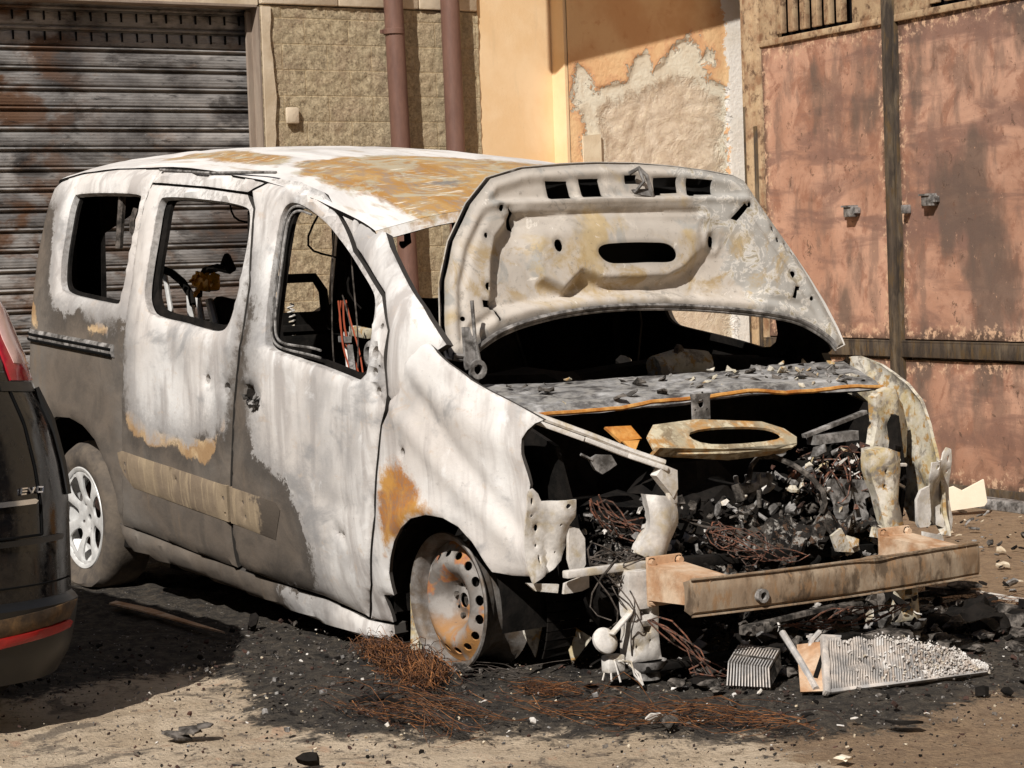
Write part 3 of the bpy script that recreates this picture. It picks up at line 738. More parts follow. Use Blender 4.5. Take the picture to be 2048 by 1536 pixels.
# ------------------------------------------------------------------ the burnt van
ZS = [-.2, .12, .22, .35, .55, .75, .93, 1.1, 1.3, 1.5, 1.58, 1.65, 1.70, 1.74, 1.78, 2.2]
WS = [.80, .80, .85, .875, .888, .89, .885, .865, .828, .775, .74, .69, .62, .5, .3, .3]
ZF = np.linspace(-.2, 2.2, 241); WF = np.interp(ZF, ZS, WS); WF = np.convolve(np.pad(WF, 4, mode='edge'), np.ones(9) / 9, 'valid')
def half_width(x, z):
    x, z = np.asarray(x, float), np.asarray(z, float)
    zb = z + .04 * (np.minimum(x, 0) + 2) * sst(z, .9, 1.3)
    w = np.interp(zb, ZF, WF)
    w = w - np.where(x > -.1, .16 * ((x + .1) / .85) ** 2, 0) - np.where(x < -2.95, .28 * ((-2.95 - x) / .3) ** 2, 0)
    return np.maximum(w - .09 * sst(z, 1.0, 1.45) * sst(x, -1.0, -.5), .3)
RX = [-3.3, -3.2, -3.05, -2.8, -2.5, -2.0, -1.6, -1.2, -1.0, -.8, -.62, -.47, -.4]; RZ = [1.52, 1.64, 1.715, 1.745, 1.745, 1.722, 1.687, 1.636, 1.598, 1.545, 1.485, 1.436, 1.41]
def roof_z(x): return np.interp(x, RX, RZ)
def rail_z(x): return roof_z(x) - .075

ASH = [(-3.4, 1.70), (-3.1, 1.62), (-2.891, 1.559), (-2.855, 1.357), (-2.815, 1.172), (-2.76, 1.125), (-2.503, 1.115), (-2.238, 1.08), (-2.098, 1.057), (-2.045, 1.001), (-2.058, .889), (-2.011, .741), (-1.854, .672), (-1.566, .647), (-1.323, .692), (-1.239, .8), (-1.166, .973), (-1.129, 1.144), (-1.11, 1.279), (-1.095, 1.20), (-1.016, 1.109), (-1.06, .907), (-1.048, .635), (-.862, .543), (-.749, .416), (-.675, .238), (-.72, .16), (-1.02, .155), (-.98, .05), (-.9, -.3), (1.2, -.3), (1.2, 2.2), (-3.4, 2.2)]
TAN = [(-2.06, .72), (-2.03, .675), (-1.861, .622), (-1.62, .612), (-1.572, .592), (-1.42, .575), (-1.36, .59), (-1.30, .66), (-1.25, .72), (-1.33, .66), (-1.566, .655), (-1.854, .68), (-2.0, .74)]
TAN2 = [(-3.05, 1.13), (-2.95, 1.03), (-2.9, 1.045), (-2.97, 1.15)]
TAN3 = [(-2.45, 1.06), (-2.2, 1.06), (-2.25, 1.03), (-2.4, 1.02)]
RUSTF = [(-.222, .60), (-.16, .63), (-.10, .622), (-.03, .59), (.03, .53), (.09, .50), (-.03, .46), (-.1, .42), (-.16, .38), (-.225, .35)]
def a_ash(U): return psd(U, ASH)
def a_tan(U): return np.maximum(psd(U, TAN), np.maximum(psd(U, TAN2), psd(U, TAN3)))
def a_rust(U): return psd(U, RUSTF)
BODY_A = {'ash': a_ash, 'rust': a_rust, 'tan': a_tan}
AROUND = {'ash': lambda U: np.full(len(U), .3), 'rust': lambda U: np.full(len(U), -.5), 'tan': lambda U: np.full(len(U), -.5)}

def side_fn(sg, d=0.0, dent=.004, bulge=None):
    def fn(U):
        w = half_width(U[:, 0], U[:, 1]) + d
        w = w + np.array([dent * fbm(u[0] * 2.3 + sg, u[1] * 2.3, 1, 3) for u in U])
        if bulge is not None: w = w + bulge(U)
        return np.stack([U[:, 0], sg * w, U[:, 1]], 1)
    return fn

FWIN = [(-.952, 1.477), (-.865, 1.458), (-.758, 1.405), (-.652, 1.333), (-.508, 1.251), (-.359, 1.182), (-.300, 1.141), (-.267, 1.071), (-.262, .867), (-.548, .92), (-.713, .944), (-.85, .963), (-.93, .979), (-.968, 1.017), (-.979, 1.126), (-.983, 1.262), (-.995, 1.383), (-.990, 1.448)]
SWIN = [(-1.946, 1.539), (-1.579, 1.511), (-1.276, 1.477), (-1.204, 1.45), (-1.183, 1.308), (-1.209, 1.155), (-1.243, 1.055), (-1.312, 1.034), (-1.581, 1.067), (-1.859, 1.092), (-1.919, 1.126), (-1.953, 1.183), (-1.949, 1.327), (-1.964, 1.472), (-1.968, 1.52)]
QWIN = [(-2.771, 1.588), (-2.162, 1.56), (-2.140, 1.53), (-2.135, 1.463), (-2.138, 1.258), (-2.158, 1.148), (-2.185, 1.135), (-2.456, 1.161), (-2.689, 1.183), (-2.747, 1.215), (-2.766, 1.309), (-2.78, 1.465), (-2.785, 1.565)]
BSEAM = [(-1.255, 1.517), (-1.190, 1.461), (-1.122, 1.21), (-1.130, 1.008), (-1.182, .801), (-1.232, .534), (-1.270, .34), (-1.278, .205)]
RSEAM = [(-2.097, 1.595), (-2.085, 1.40), (-2.066, 1.225), (-2.085, .964), (-2.125, .585), (-2.175, .36), (-2.205, .29)]
ARCH_R = [(-2.222, .27), (-2.232, .40), (-2.283, .505), (-2.389, .612), (-2.50, .665), (-2.62, .69), (-2.75, .69), (-2.88, .655), (-3.0, .58), (-3.07, .5)]
FENDER = [(-.138, .80), (-.128, .83), (-.088, .862), (-.04, .946), (-.006, .980), (.034, 1.004), (.077, 1.008), (.12, .979), (.209, .932), (.272, .899), (.399, .848), (.55, .787), (.515, .776), (.489, .757), (.473, .732), (.476, .688), (.490, .630), (.496, .599), (.486, .566), (.482, .519), (.488, .42), (.492, .33), (.40, .328), (.328, .335), (.292, .376), (.25, .421), (.193, .461), (.128, .484), (.049, .488), (-.032, .472), (-.098, .436), (-.155, .390), (-.20, .335), (-.228, .285), (-.235, .21), (-.30, .205), (-.31, .113), (-.448, .112), (-.352, .232), (-.272, .445), (-.233, .599), (-.186, .75)]

van = empty('burnt_van', (-1.2, 0, 0), 'burnt-out silver grey family van with its bonnet open and no glass', 'van')
MAT['seam'] = m_simple('dark_panel_edge', S(74, 70, 66), .9, 0, .1)  # dark rim colour stands in for the shade inside panel gaps
BODY2 = ['body', 'char', 'seam']

def van_side(sg):
    near = sg < 0; k = .028
    x_r = -3.24 if near else -3.08
    tops = list(zip(np.linspace(x_r, -.47, 34), rail_z(np.linspace(x_r, -.47, 34))))
    # pillar and rail frame with the rear quarter
    seam = [(-.154, .845), (-.165, .93), (-.164, 1.046), (-.225, 1.121), (-.265, 1.165), (-.561, 1.310), (-.70, 1.431), (-.80, 1.500), (-.94, 1.543), (-1.139, 1.564), (-1.252, 1.536), (-1.285, 1.524), (-1.654, 1.563), (-2.105, 1.599)]
    outline = tops + [(-.42, 1.355), (-.356, 1.308), (-.238, 1.241), (-.118, 1.173)] + ([(-.017, 1.12), (.077, 1.056), (.146, 1.004)] if near else [(-.05, 1.08), (.0, 1.0), (.04, .95)]) + [(.10, .985) if near else (.03, .93), (.03, .97) if near else (.02, .925), (-.0, .955) if near else (.0, .92), (-.035, .92), (-.07, .862), (-.12, .82)] + seam + [(x - .008, z) for x, z in RSEAM[1:]] + (ARCH_R if near else ARCH_R[:-1]) + ([(-3.12, .3), (-3.24, .32)] if near else [(-3.06, .5), (-3.08, .6)])
    qw = QWIN if near else [(-2.96, 1.60), (-2.2, 1.57), (-2.15, 1.52), (-2.14, 1.16), (-2.2, 1.09), (-2.9, 1.09), (-2.97, 1.16)]
    sheet('body_side', outline, [chaikin(qw, 2)], side_fn(sg, 0, .004, None if near else (lambda U: -.10 * sst(U[:, 0], -.5, -.2) * sst(U[:, 1], .82, .98))), .035, k, BODY2, van, (0, sg, 0), BODY_A, (.022, .012), .022)
    def arch_l(U):
        return sst(U[:, 0], -.26, -.10) * (.010 * np.exp(-(np.hypot(U[:, 0] - .03, U[:, 1] - .21) - .29) ** 2 / .0012) + .012 * np.exp(-((U[:, 1] - (.93 - .45 * (U[:, 0] + .05))) ** 2) / .003) + .010 * np.exp(-((U[:, 1] - .55 + .7 * (U[:, 0] - .25)) ** 2) / .0016) - .008 * np.exp(-((U[:, 1] - .60 + .9 * (U[:, 0] - .3)) ** 2) / .0012) + np.array([.010 * fbm(u[0] * 4, u[1] * 3, 9, 3) for u in U]))
    # sliding door
    dt = [(-1.27, 1.512), (-1.654, 1.553), (-2.09, 1.588)]
    so = dt + [(x + .002, z) for x, z in RSEAM[1:]] + [(-1.972, .272), (-1.59, .228), (-1.305, .2)] + [(x - .010, z) for x, z in BSEAM[::-1][1:-1]]
    ridge = lambda U: .006 * np.exp(-((U[:, 1] - (1.0 - .02 * (U[:, 0] + 1.7))) ** 2) / .0016) - .010 * np.exp(-((U[:, 0] + 1.36) ** 2 + (U[:, 1] - .85) ** 2 * .6) / .002) * near
    holes = [chaikin(SWIN, 2), ell(-1.39, .869, .013, .016), ell(-1.235, .842, .022, .02, 8)]
    sd = sheet('sliding_door', so, holes, side_fn(sg, .004, .004, ridge), .03, k, BODY2, van, (0, sg, 0), BODY_A, (.02, .012), .02)
    # front door
    ft = [(-1.245, 1.525), (-1.139, 1.553), (-.94, 1.532), (-.80, 1.486), (-.70, 1.417), (-.568, 1.297), (-.272, 1.152), (-.235, 1.115), (-.172, 1.046), (-.172, .93), (-.160, .845), (-.172, .80), (-.200, .75), (-.247, .599), (-.287, .445), (-.366, .232), (-.462, .115), (-.732, .155), (-1.085, .178), (-1.266, .203)]
    fo = ft + [(x + .004, z) for x, z in BSEAM[::-1][1:-1]]
    hd = [chaikin(FWIN, 2)] + [ell(-.222, .975, .020, .024, 10), ell(-.225, .915, .015, .014, 8), ell(-.205, .855, .015, .016, 8), ell(-.212, 1.06, .010, .010, 8), ell(-.20, .93, .008, .008, 7), ell(-1.085, .835, .018, .016, 8), ell(-.985, .80, .016, .02, 8), ell(-.505, .39, .005), ell(-.478, .385, .006)]
    dents = lambda U: ridge(U) - .022 * near * np.exp(-((U[:, 0] + 1.04) ** 2 / .004 + (U[:, 1] - .815) ** 2 / .003)) + .012 * near * np.exp(-((U[:, 0] + .97) ** 2 / .002 + (U[:, 1] - .80) ** 2 / .002)) - .004 * np.exp(-(U[:, 1] - (.47 + .09 * (-.3 - U[:, 0]))) ** 2 / .0002)
    fd = sheet('front_door', fo, hd, side_fn(sg, .003, .004, dents), .028, k, BODY2, van, (0, sg, 0), BODY_A, (.02, .012), .018)
    if near:
        qh = random.Random(8); b = MB(); f0 = side_fn(sg, .004)
        for k in range(16):
            c0 = f0(np.array([[-1.035 + qh.uniform(-.034, .034), .812 + qh.uniform(-.03, .03)]]))[0]; b.shard(c0, qh.uniform(.010, .028), qh.choice((0, 0, 1, 2)), .12, qh)
        b.build('burnt_door_handle', ['seam', 'char', 'greymetal'], fd, False)
    # window channel frames, dark, inside the openings
    for par, W_, nm in ((fd, FWIN, 'window_channel'), (sd, SWIN, 'window_channel')):
        o = chaikin(W_, 2); c = o.mean(0); inn = c + (o - c) * np.array([.90, .93]); out = c + (o - c) * 1.04
        sheet(nm, out, [inn], side_fn(sg, -.045, 0), .04, .014, 'char', par, (0, sg, 0), None, None, .03)
    if near:
        b = MB(); f1 = side_fn(sg, -.020, 0)
        for off_, mt in ((.018, 0), (.042, 1)):
            U = chaikin(np.array([(-.60, .935), (-.85, .965), (-.93, .983), (-.966, 1.02), (-.979, 1.126), (-.983, 1.262), (-.993, 1.383), (-.985, 1.45), (-.94, 1.472), (-.865, 1.455)]), 2, False)
            cc = np.array([-.62, 1.16]); U = U + (cc - U) * off_ / np.linalg.norm(cc - U, axis=1)[:, None]
            b.tube([tuple(k) for k in f1(U)], .0045, 6)
        b.build('window_run', 'greymetal', fd)
    o = chaikin(qw, 2); c = o.mean(0)
    sheet('quarter_window_channel', c + (o - c) * 1.05, [c + (o - c) * .95], side_fn(sg, -.04, 0), .04, .012, 'char', van, (0, sg, 0), None, None, .03)
    # fender
    fh = [ell(-.073, .672, .013, .015, 10)] if near else []
    fa = dict(BODY_A)
    FO = FENDER if near else [(-.138, .80), (-.12, .83), (-.06, .86), (.05, .875), (.156, .85), (.30, .79), (.38, .74), (.44, .66), (.479, .58), (.521, .484), (.545, .40), (.572, .308), (.53, .305), (.49, .335), (.45, .33), (.328, .335)] + FENDER[24:]
    if not near: fa = {'ash': lambda U: .12 - .5 * sst(U[:, 0], .1, .5), 'rust': lambda U: .05 * np.sin(U[:, 1] * 30) - .02, 'tan': lambda U: .10 + 0 * U[:, 0]}
    fe = sheet('front_fender', FO, fh, side_fn(sg, -.002 if near else .012, .004, arch_l), .022, .012, BODY2 if near else ['body', 'yellowmetal'], van, (0, sg, 0), fa, (.012, .006), .016)
    # sill
    si = [(-2.245, .290), (-1.975, .262), (-1.606, .218), (-1.305, .189), (-1.089, .168), (-.736, .143), (-.468, .103), (-.318, .102), (-.318, .075), (-.345, .06), (-.351, .03), (-.497, .022), (-.857, .05), (-1.203, .08), (-1.697, .122), (-2.191, .176)]
    sheet('sill', si, [ell(-.335, .075, .008)], side_fn(sg, .002, .006, lambda U: -.05 * sst(U[:, 1] - (.12 - .085 * (U[:, 0] + 1.2)), -.0, -.075)), .025, .05, BODY2, van, (0, sg, 0), BODY_A, (.02, .014), .025)
    # side mouldings and the sliding-door track
    mo = [(-2.142, .575), (-2.10, .583), (-1.252, .500), (-1.264, .372), (-2.024, .447), (-2.095, .49), (-2.13, .53)]
    def strip_attr(v): return {'ash': lambda U: np.full(len(U), v), 'rust': lambda U: np.full(len(U), -.5), 'tan': lambda U: np.full(len(U), -.5)}
    hol = [ell(-2.08, .535, .008), ell(-2.085, .505, .008), ell(-1.285, .455, .008), ell(-1.282, .40, .007), ell(-1.65, .50, .006)]
    md = sheet('side_moulding', mo, hol, side_fn(sg, .013, .001), .03, .012, 'moulding', sd, (0, sg, 0), None, (.02, .007), .02)
    mo = [(-1.234, .498), (-.90, .464), (-.875, .44), (-.93, .335), (-1.246, .370)]
    sheet('side_moulding', mo, [ell(-1.14, .45, .007), ell(-1.13, .40, .006)], side_fn(sg, .012, .001), .03, .012, 'moulding', fd, (0, sg, 0), {'burn': lambda U: sst(U[:, 0] + .25 * (U[:, 1] - .42), -1.22, -.85)}, (.02, .007), .02)
    tr = [(-3.05, 1.045), (-2.16, .984), (-2.15, .935), (-2.98, .995), (-3.05, 1.0)]
    sheet('door_track', tr, [], side_fn(sg, .010, .004), .012, .012, 'greymetal', van, (0, sg, 0), None, (.008, .006), .012)
    b = MB()
    for t in (.020, .042):
        xs = np.linspace(-3.02, -2.17, 20); U = np.stack([xs, 1.045 - .0685 * (xs + 3.05) - t], 1)
        b.tube([tuple(q) for q in side_fn(sg, .0095)(U)], .006, 6)
    b.build('track_groove', 'black', van)
    return sd, fd, fe

g_ = G('scorched_moulding_paint'); n1 = g_.noise(6, 7, .65, g_.map((1, 1, .4)), .4); n2 = g_.noise(40, 6, .7)
c_ = g_.mix(g_.mr(n1, .38, .62), S(150, 132, 108), S(128, 112, 94)); c_ = g_.mix(g_.mr(g_.noise(22, 3, .5, g_.map((3, 1, .2))), .52, .66, 0, .6), c_, S(170, 150, 122))
c_ = g_.mix(g_.mr(g_.m_('ADD', g_.attr('burn'), g_.m_('ADD', g_.m_('MULTIPLY', g_.m_('SUBTRACT', n1, .5), 1.6), g_.m_('MULTIPLY', g_.m_('SUBTRACT', n2, .5), .8))), .4, .6), c_, S(84, 75, 66))
c_ = g_.mix(g_.mr(n2, .6, .75, 0, .6), c_, S(84, 70, 56)); MAT['moulding'] = g_.done(c_, .8, 0, n2, .3, .006)

sd_r, fd_r, fe_r = van_side(-1)
van_side(1)

def van_roof():
    def fn(U):
        x, t = U[:, 0], U[:, 1]; wt = half_width(x, rail_z(x)); zr = roof_z(x)
        cx = x + .05 * (1 - np.abs(t) ** 2) * sst(x, -.9, -.45)                     # header bows forward
        z = zr - .075 * np.abs(t) ** 2.6 - .002 * np.sin(x * 0 + t * 40) * (np.abs(t) < .8) * sst(x, -1.2, -1.5)
        z = z + np.array([.006 * fbm(u[0] * 1.8, u[1] * 2.2, 4, 3) for u in U])
        return np.stack([cx, t * wt, z], 1)
    RU = [(-.40, .95), (-.40, -.80), (-.62, -.84), (-.8, -.86), (-1.0, -.88), (-1.2, -.85), (-1.38, -.7), (-1.3, -.4), (-1.2, 0), (-1.05, .4), (-.9, .8), (-.8, .95)]
    RU2 = [(-2.4, -.86), (-1.75, -.9), (-1.3, -.85), (-1.5, -.6), (-2.2, -.5)]
    def rust(U): return np.maximum(psd(U, RU), psd(U, RU2) - .02)
    sheet('roof', [(-3.24, -1), (-.47, -1), (-.47, 1), (-3.24, 1)], [], fn, .045, .02, ['roof', 'char'], van, (0, 0, 1), {'rust': rust}, (.03, .004), .03)
    def fh(U):
        P = fn(np.stack([np.full(len(U), -.472), U[:, 0]], 1)); v = U[:, 1]
        P[:, 0] += .012 * v; P[:, 2] -= .034 * v + .004; P[:, 1] *= 1 - .01 * v
        return P
    sheet('windscreen_header', [(-1.0, 0), (1.0, 0), (1.0, 1), (-1.0, 1)], [], fh, .06, .01, ['roof', 'char'], van, (1, 0, 0), {'rust': lambda U: .02 + 0 * U[:, 0]}, None, .06)
    # windscreen header rail below the roof edge and the roof bows inside
    b = MB()
    for x in (-1.2, -2.1, -2.9): b.tube([(x, t * .66, float(roof_z(x)) - .06 - .06 * t * t) for t in np.linspace(-1, 1, 13)], .02, 6)
    b.build('roof_bows', 'char', van)
    # drip gutter seam on each side
    for sg in (-1, 1):
        xs = np.linspace(-2.08, -1.12, 40); U = np.stack([xs, np.interp(xs, [-2.1, -1.65, -1.14, -.93, -.72], [1.640, 1.604, 1.580, 1.560, 1.49])], 1)
        b = MB(); b.tube([tuple(q) for q in side_fn(sg, .0005)(U)], .0055, 5); b.build('roof_gutter', 'greymetal', van)
    # tailgate: frame round a rear window
    T = [(-.74, .34), (.74, .34), (.76, .8), (.74, 1.2), (.71, 1.67), (-.62, 1.67), (-.72, 1.2), (-.76, .8)]
    Wd = [(-.50, .93), (.65, .93), (.66, 1.60), (-.47, 1.60)]
    sheet('tailgate', chaikin(T, 1), [chaikin(Wd, 1)], lambda U: np.stack([-3.27 + .10 * sst(U[:, 1], 1.0, 1.65) + .06 * (U[:, 0] / .8) ** 2, U[:, 0], U[:, 1]], 1), .06, .05, BODY2, van, (-1, 0, 0), {'ash': lambda U: U[:, 1] - 1.2, 'rust': lambda U: U[:, 1] * 0 - .5, 'tan': lambda U: U[:, 1] * 0 - .5}, (.02, .006), .04)
van_roof()

g_ = G('bonnet_outer_skin'); MAT['hoodskin'] = g_.done(g_.mix(g_.mr(g_.attr('edge'), .010, .022), S(200, 194, 186), S(20, 18, 16)), .85)
# ---------------- bonnet, propped up past the vertical
HN = Vector((1, 0, .255)).normalized()
HOOD = [(-.765, .965), (-.764, 1.06), (-.741, 1.192), (-.685, 1.314), (-.597, 1.429), (-.506, 1.507), (-.376, 1.538), (-.22, 1.549), (-.079, 1.553), (.079, 1.550), (.22, 1.540), (.35, 1.526), (.472, 1.507), (.515, 1.487), (.586, 1.368), (.66, 1.255), (.715, 1.165), (.765, 1.07), (.80, .985), (.815, .93), (.765, .915), (.74, .952), (.632, 1.014), (.523, 1.036), (.423, 1.051), (.217, 1.074), (.015, 1.087), (-.184, 1.088), (-.381, 1.072), (-.558, 1.037), (-.661, .99), (-.712, .955)]
REC = [(-.595, 1.10), (-.56, 1.25), (-.528, 1.32), (-.455, 1.388), (-.3, 1.405), (-.112, 1.410), (.1, 1.405), (.292, 1.39), (.37, 1.345), (.43, 1.27), (.49, 1.18), (.515, 1.115), (.45, 1.098), (.2, 1.118), (0, 1.128), (-.2, 1.126), (-.4, 1.112)]
PLAT = [(-.40, 1.39), (-.42, 1.28), (-.385, 1.185), (-.30, 1.145), (-.22, 1.20), (-.15, 1.172), (0, 1.168), (.12, 1.172), (.20, 1.20), (.28, 1.25), (.33, 1.30), (.30, 1.37), (.1, 1.395), (-.2, 1.40)]
def hood():
    O = np.array(HOOD)
    holes = [np.array([(a, z0), (b, z0), (b - .003, z1), (a - .003, z1)]) for a, b, z0, z1 in ((-.295, -.208, 1.438, 1.497), (-.163, -.085, 1.445, 1.503), (.018, .066, 1.486, 1.512), (.128, .222, 1.444, 1.500), (.262, .372, 1.442, 1.492))]
    holes[3] = np.array([(.128, 1.448), (.155, 1.448), (.155, 1.453), (.222, 1.453), (.225, 1.502), (.132, 1.502)]); holes[4] = np.array([(.258, 1.44), (.288, 1.44), (.288, 1.447), (.365, 1.447), (.372, 1.492), (.262, 1.498)])
    holes += [chaikin([(-.158, 1.262), (-.135, 1.288), (-.05, 1.291), (.06, 1.29), (.13, 1.287), (.165, 1.262), (.16, 1.235), (.13, 1.222), (.05, 1.225), (-.06, 1.223), (-.125, 1.226)], 2)]
    holes += [ell(-.302, 1.288, .0165, .02, 12), ell(.337, 1.293, .0155, .018, 12)]
    for u, v, r in ((-.494, 1.41, .009), (-.567, 1.327, .008), (-.592, 1.168, .012), (-.70, 1.075, .007), (.507, 1.405, .008), (.588, 1.322, .009), (.645, 1.168, .011), (.71, 1.085, .007), (.665, 1.245, .010), (.60, 1.285, .008)): holes.append(ell(u, v, r, r * 1.1, 9))
    holes += [np.array([(-.468, 1.412), (-.447, 1.392), (-.442, 1.345), (-.456, 1.352), (-.462, 1.38)]), np.array([(.415, 1.36), (.44, 1.352), (.505, 1.398), (.487, 1.41)])]
    holes += [np.array([(-.622, 1.128), (-.578, 1.122), (-.564, 1.06), (-.572, 1.058), (-.582, 1.100), (-.622, 1.106)]), np.array([(.622, 1.09), (.645, 1.13), (.672, 1.128), (.668, 1.116), (.652, 1.114), (.640, 1.085)]), np.array([(.628, 1.275), (.638, 1.275), (.648, 1.235), (.638, 1.235)])]
    def relief(U):
        dr, dp, de = psd(U, REC), psd(U, PLAT), psd(U, O)
        u, v = U[:, 0], U[:, 1]
        wl = .016 + .03 * sst(u, -.5, -.35) * 1.0
        h = -.040 * sst(dr / wl, -.6, 1.0)                                    # pressed pan, steep at its near edge
        wp = .017 + .06 * sst(v, 1.20, 1.34)
        h = h + .044 * sst(dp / wp, -.8, 1.0)                                 # raised centre of the pan
        band = sst(de, .02, .06)
        h = h - .014 * band * sst(v + .03 * u * u, 1.436, 1.450) + .010 * band * np.exp(-((v - 1.430 + .03 * u * u) / .012) ** 2)
        h = h - .010 * np.exp(-((v - 1.392 + .05 * u * u) / .010) ** 2) * sst(dr, -.03, .0)
        h = h - .012 * sst(de, .035, .0)                                    # rolled outer edge
        h = h - .010 * np.exp(-((de - .055) / .014) ** 2) * (1 - sst(v, 1.36, 1.42))
        h = h + .008 * np.exp(-(np.hypot(U[:, 0] - .337, U[:, 1] - 1.293) - .035) ** 2 / .0002)
        h = h + np.array([.010 * fbm(u[0] * 2.4, u[1] * 2.4, 8, 3) + .002 * fbm(u[0] * 12, u[1] * 12, 8, 3) for u in U])
        return h
    def pos(U, d):
        x = .007 - .255 * (U[:, 1] - 1.118) + .10 * (1 - (U[:, 0] / .8) ** 2) * 0
        P = np.stack([x, U[:, 0], U[:, 1]], 1)
        return P + np.asarray(HN)[None, :] * d[:, None]
    h = sheet('bonnet', O, holes, lambda U: pos(U, relief(U)), .0075, .004, ['hood', 'char2'], van, tuple(HN), None, (.01, .002), .0075, 50)
    c = O.mean(0); O2 = c + (O - c) * 1.018
    def outer(U):
        de = psd(U, O2); return pos(U, -.020 - .055 * sst(de, 0, .05))
    sheet('bonnet_skin', O2, [], outer, .03, .004, ['hoodskin', 'hood'], h, tuple(HN), None, None, .03)
    b = MB()                                                                # folded rim along the lower arc
    arc = [(u, v) for u, v in HOOD[20:]] + [HOOD[0]]
    P = pos(np.array(chaikin(arc, 2, False)), np.full(len(chaikin(arc, 2, False)), .004))
    b.tube([tuple(p) for p in P], .008, 6); b.tube([tuple(p + np.array([-.004, 0, -.012])) for p in P], .006, 6); b.build('bonnet_rim', 'greymetal', h)
    b = MB(); q = lambda u, v, d: tuple(pos(np.array([[u, v]]), np.array([d]))[0])
    b.tube([q(.03, 1.515, .0), q(.05, 1.525, .03), q(.075, 1.50, .03), q(.09, 1.455, .02), q(.10, 1.435, .005)], .007, 6); b.tube([q(.05, 1.525, .03), q(.06, 1.48, .03), q(.03, 1.45, .01)], .006, 6)
    b.plate([q(.02, 1.46, .006), q(.085, 1.462, .006), q(.098, 1.436, .006), q(.03, 1.445, .006)], tuple(HN * .006)); b.build('bonnet_latch', 'greymetal', h)
    for sg, uu in ((-1, -.715),):
        b = MB(); p = Vector(q(uu, .985, .012))
        b.plate([p + Vector((0, -.012, .06)), p + Vector((0, .010, .06)), p + Vector((0.01, .03, -.02)), p + Vector((.02, .02, -.06)), p + Vector((.02, -.02, -.07))], (-.012, 0, 0))
        b.lathe([(.016, -.008), (.030, -.008), (.030, .008), (.016, .008)], p + Vector((.02, .02, -.07)), 'x', 16, closed=True)
        b.tube([p + Vector((.006, .018, .14)), p + Vector((.01, .022, .02)), p + Vector((.02, .03, -.05))], .006, 6); b.build('bonnet_hinge', 'greymetal', van)
hood()

def wheel_front(sg, y0, parent_rot=0):
    t = MB()
    o = sg                                                                    # outward sign
    z0 = .208
    w = mesh_empty = bpy.data.objects.new('front_wheel', None); COL.objects.link(w); w.parent = van; w.location = Vector((0, o * y0, z0)) - off(van)
    yy = lambda d: o * (y0 - d)
    b = MB(); pr = [(.213, 0), (.2165, .006), (.213, .012), (.203, .014), (.196, .022), (.193, .045), (.180, .060), (.176, .10), (.184, .135), (.20, .15), (.205, .165), (.212, .172), (.208, .176), (.197, .165), (.176, .13), (.169, .10), (.173, .062), (.186, .046), (.188, .024), (.196, .008), (.206, .002)]
    b.lathe([(r, -o * d + o * y0) for r, d in pr], (0, 0, z0), 'y', 72, closed=True); b.build('rim', 'rim', w)
    def fn(U):
        r = np.hypot(U[:, 0], U[:, 1])
        d = np.interp(r, [0, .03, .034, .052, .062, .072, .09, .108, .125, .14, .155, .172, .185], [.064, .064, .070, .074, .068, .045, .026, .014, .010, .016, .026, .040, .046])
        return np.stack([U[:, 0], o * (y0 - d), U[:, 1] + z0], 1)
    hs = [ell(.150 * math.cos(a), .150 * math.sin(a), .0115, .0165, 12, a) for a in np.arange(16) * 2 * np.pi / 16 + .12] + [ell(0, 0, .024, n=16)]
    hs += [ell(.05 * math.cos(a), .05 * math.sin(a), .0065, n=8) for a in np.arange(4) * np.pi / 2 + .5]
    dsk = sheet('wheel_disc', ell(0, 0, .184, n=72), hs, fn, .010, .004, 'rimdisc', w, (0, o, 0), None, None, .012, 50)
    b = MB()
    b.lathe([(.0, .078), (.022, .078), (.024, .083), (.024, .1)], (0, 0, 0), 'y', 20)
    b.V = [(x, o * (y0 - h), z + z0) for x, h, z in b.V]
    for a in np.arange(4) * np.pi / 2 + 1.28:
        b.tube([(.05 * math.cos(a), o * (y0 - .077), .05 * math.sin(a) + z0), (.05 * math.cos(a), o * (y0 - .062), .05 * math.sin(a) + z0)], .009, 6)
    b.lathe([(0, o * (y0 - .10)), (.13, o * (y0 - .10)), (.13, o * (y0 - .12)), (.04, o * (y0 - .12)), (.04, o * (y0 - .30))], (0, 0, z0), 'y', 32); b.build('hub', 'char2', w)
    return w
g_ = G('blotched_wheel_disc'); n1 = g_.noise(9, 7, .6, dist=.5); n2 = g_.noise(60, 5, .7); n3 = g_.noise(14, 4, .5, g_.map((1, 1, 1), (3, 3, 1)))
c_ = g_.mix(g_.mr(n1, .38, .62), S(150, 144, 138), S(112, 106, 100)); c_ = g_.mix(g_.mr(n1, .56, .68, 0, .7), c_, S(120, 108, 98))
c_ = g_.mix(g_.mr(n3, .54, .62, 0, .95), c_, g_.mix(g_.mr(n2, .4, .6), S(176, 122, 66), S(160, 104, 78)))
zz_ = g_.xyz()[2]; c_ = g_.mix(g_.m_('MULTIPLY', g_.mr(zz_, .20, .09), g_.mr(n1, .42, .56, .2, .9)), c_, S(172, 122, 66)); c_ = g_.mix(g_.mr(n2, .58, .74, 0, .7), c_, S(96, 84, 74))
MAT['rimdisc'] = g_.done(c_, .75, 0, n2, .3, .004)
wheel_front(-1, .79); wheel_front(1, .79)

